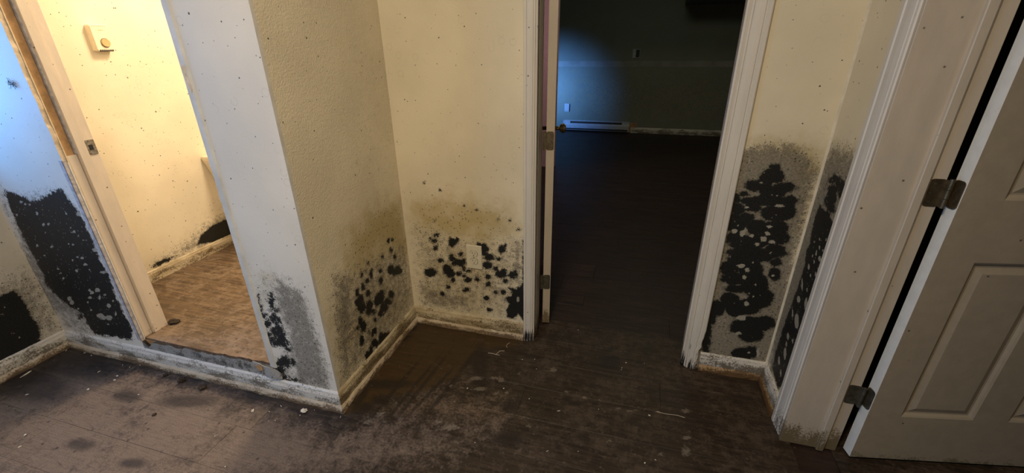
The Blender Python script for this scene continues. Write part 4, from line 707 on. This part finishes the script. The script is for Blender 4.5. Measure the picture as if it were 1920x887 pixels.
# ------------------------------------------------------------------ doors
def leaf_mesh(w, h, t, z0, panels, mb):
    """six panel leaf in local coords: x along width, front face at y=0 (towards -y), back at y=t"""
    xs = sorted(set([0, w] + [p[0] for p in panels] + [p[1] for p in panels])); zs = sorted(set([z0, z0 + h] + [p[2] for p in panels] + [p[3] for p in panels]))
    for side, y0, s in ((0, 0.0, 1), (1, t, -1)):
        for i in range(len(xs) - 1):
            for j in range(len(zs) - 1):
                X0, X1, Z0, Z1 = xs[i], xs[i + 1], zs[j], zs[j + 1]
                pan = any(abs(p[0] - X0) < 1e-6 and abs(p[1] - X1) < 1e-6 and p[2] - 1e-6 <= Z0 and Z1 <= p[3] + 1e-6 for p in panels)
                if not pan:
                    k = len(mb.v); mb.v += [(X0, y0, Z0), (X1, y0, Z0), (X1, y0, Z1), (X0, y0, Z1)]; mb.f.append((k, k + 1, k + 2, k + 3)); mb.mi.append(0)
                else:
                    rings = [(0, 0), (0.006, 0.003), (0.012, 0.0075), (0.017, 0.0080), (0.030, 0.0035), (0.034, 0.0020), (0.036, 0.0018)]
                    k = len(mb.v)
                    for ins, dep in rings:
                        y = y0 + s * dep
                        mb.v += [(X0 + ins, y, Z0 + ins), (X1 - ins, y, Z0 + ins), (X1 - ins, y, Z1 - ins), (X0 + ins, y, Z1 - ins)]
                    for r_ in range(len(rings) - 1):
                        for q in range(4):
                            a = k + r_ * 4 + q; b = k + r_ * 4 + (q + 1) % 4; mb.f.append((a, b, b + 4, a + 4)); mb.mi.append(0)
                    e = k + (len(rings) - 1) * 4; mb.f.append((e, e + 1, e + 2, e + 3)); mb.mi.append(0)
    Z1 = z0 + h
    for (a, b, m) in (((0, t), (0, 0), 1), ((w, 0), (w, t), 0)):
        k = len(mb.v); mb.v += [(a[0], a[1], z0), (b[0], b[1], z0), (b[0], b[1], Z1), (a[0], a[1], Z1)]; mb.f.append((k, k + 1, k + 2, k + 3)); mb.mi.append(m)
    for z in (z0, Z1):
        k = len(mb.v); mb.v += [(0, 0, z), (w, 0, z), (w, t, z), (0, t, z)]; mb.f.append((k, k + 1, k + 2, k + 3)); mb.mi.append(0)
def door(name, loc_, ang, w, t, z0, label, sideflip=1):
    e = empty(name, loc_, ang); S(e, label, 'door')
    a, b, c, d = 0.098, w / 2 - 0.050, w / 2 + 0.050, w - 0.098
    pn = [(x0, x1, z_0, z_1) for x0, x1 in ((a, b), (c, d)) for z_0, z_1 in ((0.198, 0.742), (0.915, 1.56), (1.68, 1.88))]
    mb = MB(); leaf_mesh(w, 2.03 - z0, t, z0, pn, mb)
    lf = mb.build('leaf', ['door', 'door_edge'], e)
    bm = bmesh.new(); bm.from_mesh(lf.data); bmesh.ops.remove_doubles(bm, verts=bm.verts, dist=1e-5); bmesh.ops.recalc_face_normals(bm, faces=bm.faces); bm.to_mesh(lf.data); bm.free()
    return e
d2 = door('door_2', (0.787, 1.283, 0), math.radians(11.5), 0.715, 0.035, 0.013, 'cream six-panel door at the right, standing open towards the camera')
def hinge_plate(mb, M4, w, h, r, th=0.002):
    k = len(mb.v); pts = rrect(w, h, r); n = len(pts)
    for y in (0, -th):
        for u, v in pts: mb.v.append(tuple(M4 @ Vector((u, y, v))))
    for i in range(n):
        j = (i + 1) % n; mb.f.append((k + i, k + j, k + n + j, k + n + i)); mb.mi.append(0)
    mb.f.append(tuple(range(k, k + n))); mb.f.append(tuple(range(k + 2 * n - 1, k + n - 1, -1))); mb.mi += [0, 0]
inv2 = (Matrix.Translation(Vector((0.787, 1.283, 0))) @ Matrix.Rotation(math.radians(11.5), 4, 'Z')).inverted()
for zc, mt, lab in ((0.922, 'brass', 'worn brass upper hinge'), (0.249, 'brass_dark', 'dull dark lower hinge')):
    mb = MB(); hh = 0.073
    pin = Vector((0.7625, 1.296, 0))
    A1 = Vector((0.7235, 1.3072, 0)); 
    # jamb leaf plate, from rabbet to pin
    x0, x1 = 0.7235, 0.7615; zc_ = zc
    hinge_plate(mb, Matrix.Translation((0.7415, YJ + 0.0018, zc_)), 0.036, hh, 0.009)
    mb.box(0.7575, 0.7595, pin.y, YJ + 0.002, zc - hh / 2 + 0.001, zc + hh / 2 - 0.001)
    # door edge plate: follows the leaf's edge
    mloc = Matrix.Translation(Vector((0.787, 1.283, 0))) @ Matrix.Rotation(math.radians(11.5), 4, 'Z')
    plate = mloc @ Matrix.Translation((-0.0002, 0.0175, zc)) @ Matrix.Rotation(math.radians(-90), 4, 'Z')
    hinge_plate(mb, plate, 0.030, hh, 0.009)
    a = mloc @ Vector((-0.001, 0.030, 0)); b = Vector((pin.x + 0.003, pin.y, 0))
    k = len(mb.v)
    for p_ in (a, b):
        for z in (zc - hh / 2 + 0.004, zc + hh / 2 - 0.004):
            mb.v += [(p_.x, p_.y, z), (p_.x, p_.y - 0.002, z)]
    mb.f += [(k, k + 2, k + 6, k + 4), (k + 1, k + 5, k + 7, k + 3), (k, k + 4, k + 5, k + 1), (k + 2, k + 3, k + 7, k + 6), (k, k + 1, k + 3, k + 2), (k + 4, k + 6, k + 7, k + 5)]; mb.mi += [0] * 6
    for i in range(3):
        s_ = hh / 3; mb.cyl((pin.x, pin.y, zc - hh / 2 + i * s_ + 0.0006), 0.0048, s_ - 0.0012, 'z', 14)
    mb.cyl((pin.x, pin.y, zc + hh / 2), 0.0058, 0.003, 'z', 12)
    hg = mb.build('hinge', mt, None); hg.data.transform(inv2); hg.parent = d2; tag(hg, lab)
    for (u, v) in ((-0.006, 0.024), (-0.010, -0.001), (-0.006, -0.025)):
        sc_ = MB().cyl((0.7415 + u, YJ - 0.0010, zc + v), 0.0033, 0.0012, 'y', 10).build('screw', 'brass_dark', None)
        sc_.data.transform(inv2); sc_.parent = hg
# knob of door 2, out of the picture at the far edge
for yy, s in ((-0.0, -1), (0.035, 1)):
    MB().cyl((0.655, yy, 0.92), 0.012, s * 0.045, 'y', 12).cyl((0.655, yy + s * 0.035, 0.92), 0.026, s * 0.025, 'y', 16, r2=0.020).build('knob', 'knob', d2)

ang1 = math.radians(101.0)
dl = Vector((-0.3290, 1.763, 0))
d1 = empty('door_1', dl, ang1); S(d1, 'door of the dark room, seen edge-on, swung inwards behind the left jamb', 'door')
mb = MB(); leaf_mesh(0.655, 2.015, 0.034, 0.014, [(x0, x1, a_, b_) for x0, x1 in ((0.095, 0.285), (0.375, 0.565)) for a_, b_ in ((0.198, 0.742), (0.915, 1.56), (1.68, 1.88))], mb)
lf = mb.build('leaf', ['door', 'jamb'], d1)
bm = bmesh.new(); bm.from_mesh(lf.data); bmesh.ops.remove_doubles(bm, verts=bm.verts, dist=1e-5); bmesh.ops.recalc_face_normals(bm, faces=bm.faces); bm.to_mesh(lf.data); bm.free()
for zc, lab in ((0.914, 'brass hinge on the white door edge'), (0.246, 'dull lower hinge on the white door edge')):
    mb = MB()
    hinge_plate(mb, Matrix.Translation((-0.0005, 0.018, zc)) @ Matrix.Rotation(math.radians(-90), 4, 'Z'), 0.031, 0.076, 0.008)
    mb.box(-0.0075, -0.0045, 0.034, 0.0485, zc - 0.038, zc + 0.038)
    mb.cyl((-0.003, 0.0385, zc - 0.038), 0.0045, 0.076, 'z', 12)
    hg = mb.build('hinge', 'brass' if zc > 0.5 else 'brass_dark', d1); tag(hg, lab)
    for u, v in ((0.016, 0.026), (0.012, -0.004), (0.016, -0.028)):
        MB().cyl((-0.0032, u, zc + v), 0.003, 0.001, 'x', 10).build('screw', 'brass_dark', hg)
for yy, s in ((0.0, -1), (0.036, 1)):
    k_ = MB().cyl((0.600, yy, 0.86), 0.026, s * 0.005, 'y', 20).cyl((0.600, yy + s * 0.004, 0.86), 0.010, s * 0.032, 'y', 14)
    prof = [(0.012, 0.030), (0.021, 0.036), (0.026, 0.046), (0.025, 0.056), (0.017, 0.063), (0.0, 0.065)]
    for (r0, h0), (r1, h1) in zip(prof[:-1], prof[1:]): k_.cyl((0.600, yy + s * h0, 0.86), r0, s * (h1 - h0), 'y', 20, r2=max(r1, 0.001))
    tag(k_.build('knob', 'knob', d1, smooth=True), 'round brass knob')

# ------------------------------------------------------------------ fittings
# duplex outlet
ox, oz = -0.6545, 0.403
out = empty('outlet', (ox, YB, oz)); tag(out, 'ivory duplex outlet on the moldy cream wall left of the dark doorway', 'outlet')
pr = rrect(0.0735, 0.1165, 0.003)
mb = MB(); n = len(pr)
for y, s_ in ((0, 1.0), (-0.004, 1.0), (-0.0065, 0.955)):
    for u, v in pr: mb.v.append((u * s_, y, v * (s_ if s_ == 1 else 0.97)))
for r_ in range(2):
    for i in range(n):
        j = (i + 1) % n; mb.f.append((r_ * n + i, r_ * n + j, (r_ + 1) * n + j, (r_ + 1) * n + i)); mb.mi.append(0)
mb.f.append(tuple(2 * n + i for i in range(n))); mb.f.append(tuple(range(n))[::-1]); mb.mi += [0, 0]
mb.build('plate', 'plate', out)
for dz in (0.019, -0.019):
    rc = []
    for i in range(24):
        a = 2 * math.pi * i / 24; rc.append((0.0172 * math.cos(a), max(-0.0135, min(0.0135, 0.0172 * math.sin(a))) + dz))
    MB().prism([(u * 1.09, dz + (v - dz) * 1.09) for u, v in rc], 'y', -0.0066, -0.0062).build('socket_rim', 'slot', out)
    sk = MB().prism(rc, 'y', -0.0090, -0.0060).build('socket', 'plate', out)
    for u, hh in ((-0.0062, 0.0085), (0.0062, 0.0068)):
        MB().box(u - 0.0011, u + 0.0011, -0.0094, -0.0089, dz + 0.0005, dz + 0.0005 + hh).build('slot', 'slot', sk)
    MB().cyl((0, -0.0094, dz - 0.0075), 0.0024, 0.0006, 'y', 10).build('ground_hole', 'slot', sk)
MB().cyl((0, -0.0078, 0), 0.0027, 0.0016, 'y', 12).build('screw', 'steel', out)

# thermostat on the bathroom wall
th = empty('thermostat', (-2.434, 1.571, 1.325)); tag(th, 'cream baseboard-heater thermostat with a round tan dial on the bathroom wall', 'thermostat')
mb = MB(); pr = rrect(0.074, 0.112, 0.008)
for x, s_ in ((0, 1.0), (0.026, 1.0), (0.032, 0.92)):
    for u, v in pr: mb.v.append((x, u * s_, v * s_))
n = len(pr)
for r_ in range(2):
    for i in range(n):
        j = (i + 1) % n; mb.f.append((r_ * n + i, r_ * n + j, (r_ + 1) * n + j, (r_ + 1) * n + i)); mb.mi.append(0)
mb.f.append(tuple(2 * n + i for i in range(n))); mb.f.append(tuple(range(n))[::-1]); mb.mi += [0, 0]
mb.build('body', 'ivory', th)
dm = MB().cyl((0.0315, 0.006, -0.020), 0.0195, 0.0012, 'x', 28).build('dial_rim', 'slot', th); 
dd = MB().cyl((0.032, 0.006, -0.020), 0.0180, 0.007, 'x', 28, r2=0.0165).build('dial', 'dial', th); tag(dd, 'round tan temperature dial')
for i in range(7):
    u = -0.026 + i * 0.0085
    MB().box(0.020, 0.0328, u, u + 0.0045, -0.0565, -0.048).build('vent_slot', 'slot', th)
    MB().box(0.024, 0.0325, u, u + 0.0030, 0.0475, 0.0515).build('vent_slot', 'dial', th)
MB().box(0.0318, 0.0323, -0.006, 0.014, 0.031, 0.0335).build('lettering', 'dial', th)

# sink-like fixture inside the bathroom
ws = empty('wash_basin', (-2.434, 1.88, ZB)); tag(ws, 'white tapered ceramic fixture on the bathroom wall, half hidden by the opening edge', 'basin')
mb = MB()
secs = [(0.00, 0.035, 0.175, 0.36), (0.18, 0.055, 0.20, 0.38), (0.34, 0.068, 0.24, 0.42), (0.5, 0.02, 0.32, 0.50), (0.555, 0.0, 0.40, 0.54), (0.572, 0.0, 0.41, 0.54)]
for (z, ya, xw, yb) in secs: mb.v += [(0.002, ya, z), (xw, ya + 0.004, z), (xw, yb, z), (0.002, yb, z)]
secs = len(secs)
for i in range(secs - 1):
    for j in range(4): q = (j + 1) % 4; mb.f.append((i * 4 + j, i * 4 + q, (i + 1) * 4 + q, (i + 1) * 4 + j)); mb.mi.append(0)
mb.f += [(3, 2, 1, 0), tuple((secs - 1) * 4 + i for i in range(4))]; mb.mi += [0, 0]
bo = mb.build('bowl', 'ceramic', ws, bevel=0.004)
MB().cyl((0.22, 0.27, 0.5725), 0.13, 0.001, 'z', 28).build('drain_recess', 'plate', ws)
MB().cyl((0.05, 0.27, 0.573), 0.014, 0.09, 'z', 14).cyl((0.05, 0.27, 0.65), 0.010, 0.11, 'x', 12).build('faucet', 'steel', ws)

# baseboard heater in the far room
bh = empty('baseboard_heater', (-0.66, 7.03, 0.0)); tag(bh, 'long white electric baseboard heater at the foot of the far wall', 'heater')
MB().prism([(0, 0.02), (-0.055, 0.02), (-0.062, 0.03), (-0.062, 0.100), (-0.045, 0.135), (-0.02, 0.16), (0, 0.165)], 'x', -0.50, 0.50).build('cabinet', 'heater', bh)
MB().prism([(-0.050, 0.128), (-0.054, 0.126), (-0.036, 0.153), (-0.031, 0.153)], 'x', -0.40, 0.40).build('air_slot', 'slot', bh)
MB().box(-0.50, 0.50, -0.0635, -0.060, 0.030, 0.052).build('lower_slot', 'slot', bh)
for s_ in (-1, 1): MB().prism([(0, 0.018), (-0.065, 0.018), (-0.065, 0.102), (-0.047, 0.138), (-0.02, 0.163), (0, 0.168)], 'x', s_ * 0.502 - 0.008, s_ * 0.502 + 0.008).build('end_cap', 'heater', bh)
MB().box(0.515, 0.62, -0.006, 0, 0.02, 0.15).build('wall_stain', 'rawwood', bh)
# outlet and switch plate of the far room
o2 = empty('outlet', (-1.128, 7.03, 0.352)); tag(o2, 'small blue-lit outlet low on the far wall above the heater', 'outlet')
MB().box(-0.038, 0.038, -0.007, 0, -0.06, 0.06).build('plate', 'heater', o2, bevel=0.002)
for dz in (0.02, -0.02): MB().cyl((0, -0.009, dz), 0.016, 0.003, 'y', 16).build('socket', 'heater', o2)
MB().box(0.036, 0.041, -0.016, 0, -0.055, 0.058).build('side_edge', 'slot', o2)
o3 = empty('wall_switch', (-0.148, 7.026, 1.135)); tag(o3, 'small dark switch box high on the far wall of the dark room', 'switch')
MB().box(-0.050, 0.050, -0.010, 0, -0.060, 0.060).build('plate', 'heater', o3, bevel=0.002)
MB().box(-0.004, 0.046, -0.032, -0.010, -0.045, 0.052).build('housing', 'slot', o3, bevel=0.003)
MB().box(-0.030, -0.020, -0.020, -0.010, -0.01, 0.018).build('toggle', 'plate', o3)
# boxed soffit at the top right of the far wall
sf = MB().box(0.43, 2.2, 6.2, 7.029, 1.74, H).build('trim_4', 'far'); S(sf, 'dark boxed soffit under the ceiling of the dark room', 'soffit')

# ------------------------------------------------------------------ debris
def chip_mesh(r, elong, seed, thick):
    rr = random.Random(seed); n = rr.randint(5, 8); mb = MB(); top = []; bot = []
    a0 = rr.random() * 6.28
    for i in range(n):
        a = 2 * math.pi * i / n; q = r * (0.6 + 0.6 * rr.random())
        x = q * math.cos(a) * (1.9 if elong else 1.1); y_ = q * math.sin(a) * (0.35 if elong else 0.8)
        X = x * math.cos(a0) - y_ * math.sin(a0); Y = x * math.sin(a0) + y_ * math.cos(a0)
        top.append((X, Y, thick * (0.7 + 0.9 * rr.random()))); bot.append((X, Y, 0.0))
    mb.v = bot + top + [(0, 0, thick * 1.9)]
    for i in range(n):
        j = (i + 1) % n; mb.f += [(i, j, n + j, n + i), (n + i, n + j, 2 * n)]; mb.mi += [0, 0]
    mb.f.append(tuple(range(n))[::-1]); mb.mi.append(0)
    return mb
for i, (x, y, px, el) in enumerate(CHIPS):
    r_ = px * 0.00042
    o = chip_mesh(r_, el, i, 0.0012 + 0.15 * r_).build('paint_flake', 'chip', None); o.location = (x, y, 0.0003)
    land = [(-2.3, 0.95, 'by the baseboard at the far left corner'), (-1.95, 0.9, 'below the foot of the stripped jamb'), (-1.55, 0.93, 'along the baseboard under the opening'), (-1.15, 0.9, 'just left of the pier corner'),
            (-1.9, 0.6, 'on the dusty floor at the lower left'), (-1.35, 0.72, 'on the dusty floor before the front baseboard'), (-0.9, 0.95, 'at the foot of the pier corner'), (-0.5, 1.45, 'near the forked string'), (-0.75, 1.2, 'on the dust smears right of the pier'),
            (-0.35, 1.2, 'beside the visible plank joint'), (-0.1, 1.5, 'before the middle of the dark doorway'), (0.1, 1.2, 'on the dark floor before the right casing'), (-0.45, 1.0, 'on the bare floor at the bottom middle'), (-0.15, 1.85, 'inside the threshold of the dark doorway')]
    wh = min(land, key=lambda q: (q[0] - x) ** 2 + (q[1] - y) ** 2)[2]
    kind_ = ('long white sliver' if px > 11 else 'thin pale sliver') if el else ('larger white paint flake' if px >= 9 else 'small off-white paint flake' if px > 5 else 'tiny pale crumb of paint')
    tag(o, kind_ + ' ' + wh, 'paint flake', kind_.replace('crumb of paint', 'paint crumb') + 's ' + wh)
FL = {}
for o in [q for q in COL.objects if q.name.startswith('paint_flake')]: FL.setdefault(o['label'], []).append(o)
for L_, os_ in FL.items():
    if len(os_) < 2:
        continue
    os_.sort(key=lambda q: q.location.x)
    nm_ = ['leftmost'] + ['second from left', 'third from left', 'fourth from left'][:len(os_) - 2] + ['rightmost']
    for q, a in zip(os_, nm_): q['label'] = L_ + ', ' + a
def lump(name, x, y, r, mat, label, cat, seed, flat=0.55, sx=1.0):
    bm = bmesh.new(); bmesh.ops.create_icosphere(bm, subdivisions=3, radius=r); rr = random.Random(seed)
    ph = [rr.random() * 9 for _ in range(6)]
    for v in bm.verts:
        d = v.co.normalized(); k = 1 + 0.28 * math.sin(d.x * 6 + ph[0]) * math.sin(d.y * 7 + ph[1]) + 0.2 * math.sin(d.z * 9 + ph[2] + d.x * 5) + (rr.random() - 0.5) * 0.22
        v.co = d * r * k; v.co.z *= flat; v.co.x *= sx
    me = bpy.data.meshes.new(name); bm.to_mesh(me); bm.free(); me.materials.append(M[mat])
    o = bpy.data.objects.new(name, me); COL.objects.link(o); z = min(v.co.z for v in me.vertices); o.location = (x, y, -z * 0.85)
    return tag(o, label, cat)
lump('plaster_lump', -1.123, 0.967, 0.0085, 'chip', 'white plaster lump on the floor just left of the pier corner', 'debris', 3, 0.6, 1.3)
lump('debris_clump', -1.736, 0.968, 0.013, 'clump', 'dark clump of rot touching the front baseboard, left one of the two big ones', 'debris', 4)
lump('debris_clump', -1.612, 0.958, 0.012, 'clump', 'dark clump of rot below the bathroom opening, right one of the two big ones', 'debris', 6, 0.5, 1.3)
lump('debris_clump', -1.835, 0.975, 0.008, 'clump', 'small dark crumb by the front baseboard, nearest the left corner', 'debris', 7)
lump('debris_clump', -1.665, 0.80, 0.007, 'clump', 'small dark crumb on the open dusty floor at the left', 'debris', 8, 0.4)
lump('rot_clump', -1.955, 1.15, 0.018, 'clump', 'brown rot crumbs on the bathroom floor at the foot of the stripped jamb', 'debris', 9, 0.35, 1.4).location.z += ZB
lump('rot_clump', -1.30, 1.20, 0.012, 'clump', 'dark crumb on the bathroom floor beside the cut edge of the pier', 'debris', 10, 0.4, 1.2).location.z += ZB
def curve_obj(name, pts_list, r, mat, label, cat):
    cu = bpy.data.curves.new(name, 'CURVE'); cu.dimensions = '3D'; cu.bevel_depth = r; cu.bevel_resolution = 2
    for pts in pts_list:
        s_ = cu.splines.new('POLY'); s_.points.add(len(pts) - 1)
        for i, p in enumerate(pts): s_.points[i].co = (*p, 1)
    cu.materials.append(M[mat]); tmp = bpy.data.objects.new(name, cu); COL.objects.link(tmp)
    dg = bpy.context.evaluated_depsgraph_get(); me = bpy.data.meshes.new_from_object(tmp.evaluated_get(dg)); bpy.data.objects.remove(tmp)
    o = bpy.data.objects.new(name, me); COL.objects.link(o); return tag(o, label, cat)
tw = [(-0.553, 1.478), (-0.530, 1.480), (-0.515, 1.477), (-0.498, 1.478)]
z_ = 0.0016
curve_obj('string', [[(a, b, z_) for a, b in tw], [(-0.515, 1.477, z_), (-0.508, 1.492, z_ + 0.002), (-0.505, 1.503, z_ + 0.002), (-0.485, 1.512, z_)]], 0.0011, 'twig', 'forked pale string on the floor in front of the dark doorway', 'string')
curve_obj('string', [[(-0.478, 1.575, z_), (-0.487, 1.560, z_), (-0.486, 1.547, z_), (-0.480, 1.538, z_)]], 0.0009, 'twig', 'short curved pale thread near the foot of the doorway casing', 'string')
curve_obj('string', [[(0.175, 1.325, z_), (0.21, 1.322, z_), (0.25, 1.327, z_), (0.275, 1.322, z_)]], 0.0008, 'twig', 'straight pale fibre on the floor before the right casing', 'string')
rr = random.Random(12); webs = []
for i in range(16):
    p = [-2.045, YA - 0.004, 1.175]; L_ = [tuple(p)]
    for k in range(3): p = [p[0] + rr.uniform(-0.012, 0.012), YA - rr.uniform(0.0015, 0.008), p[2] + rr.uniform(-0.011, 0.012)]; L_.append(tuple(p))
    webs.append(L_)
curve_obj('cobweb', webs, 0.0006, 'web', 'small tangled cobweb tuft on the blue-lit wall left of the opening', 'cobweb')
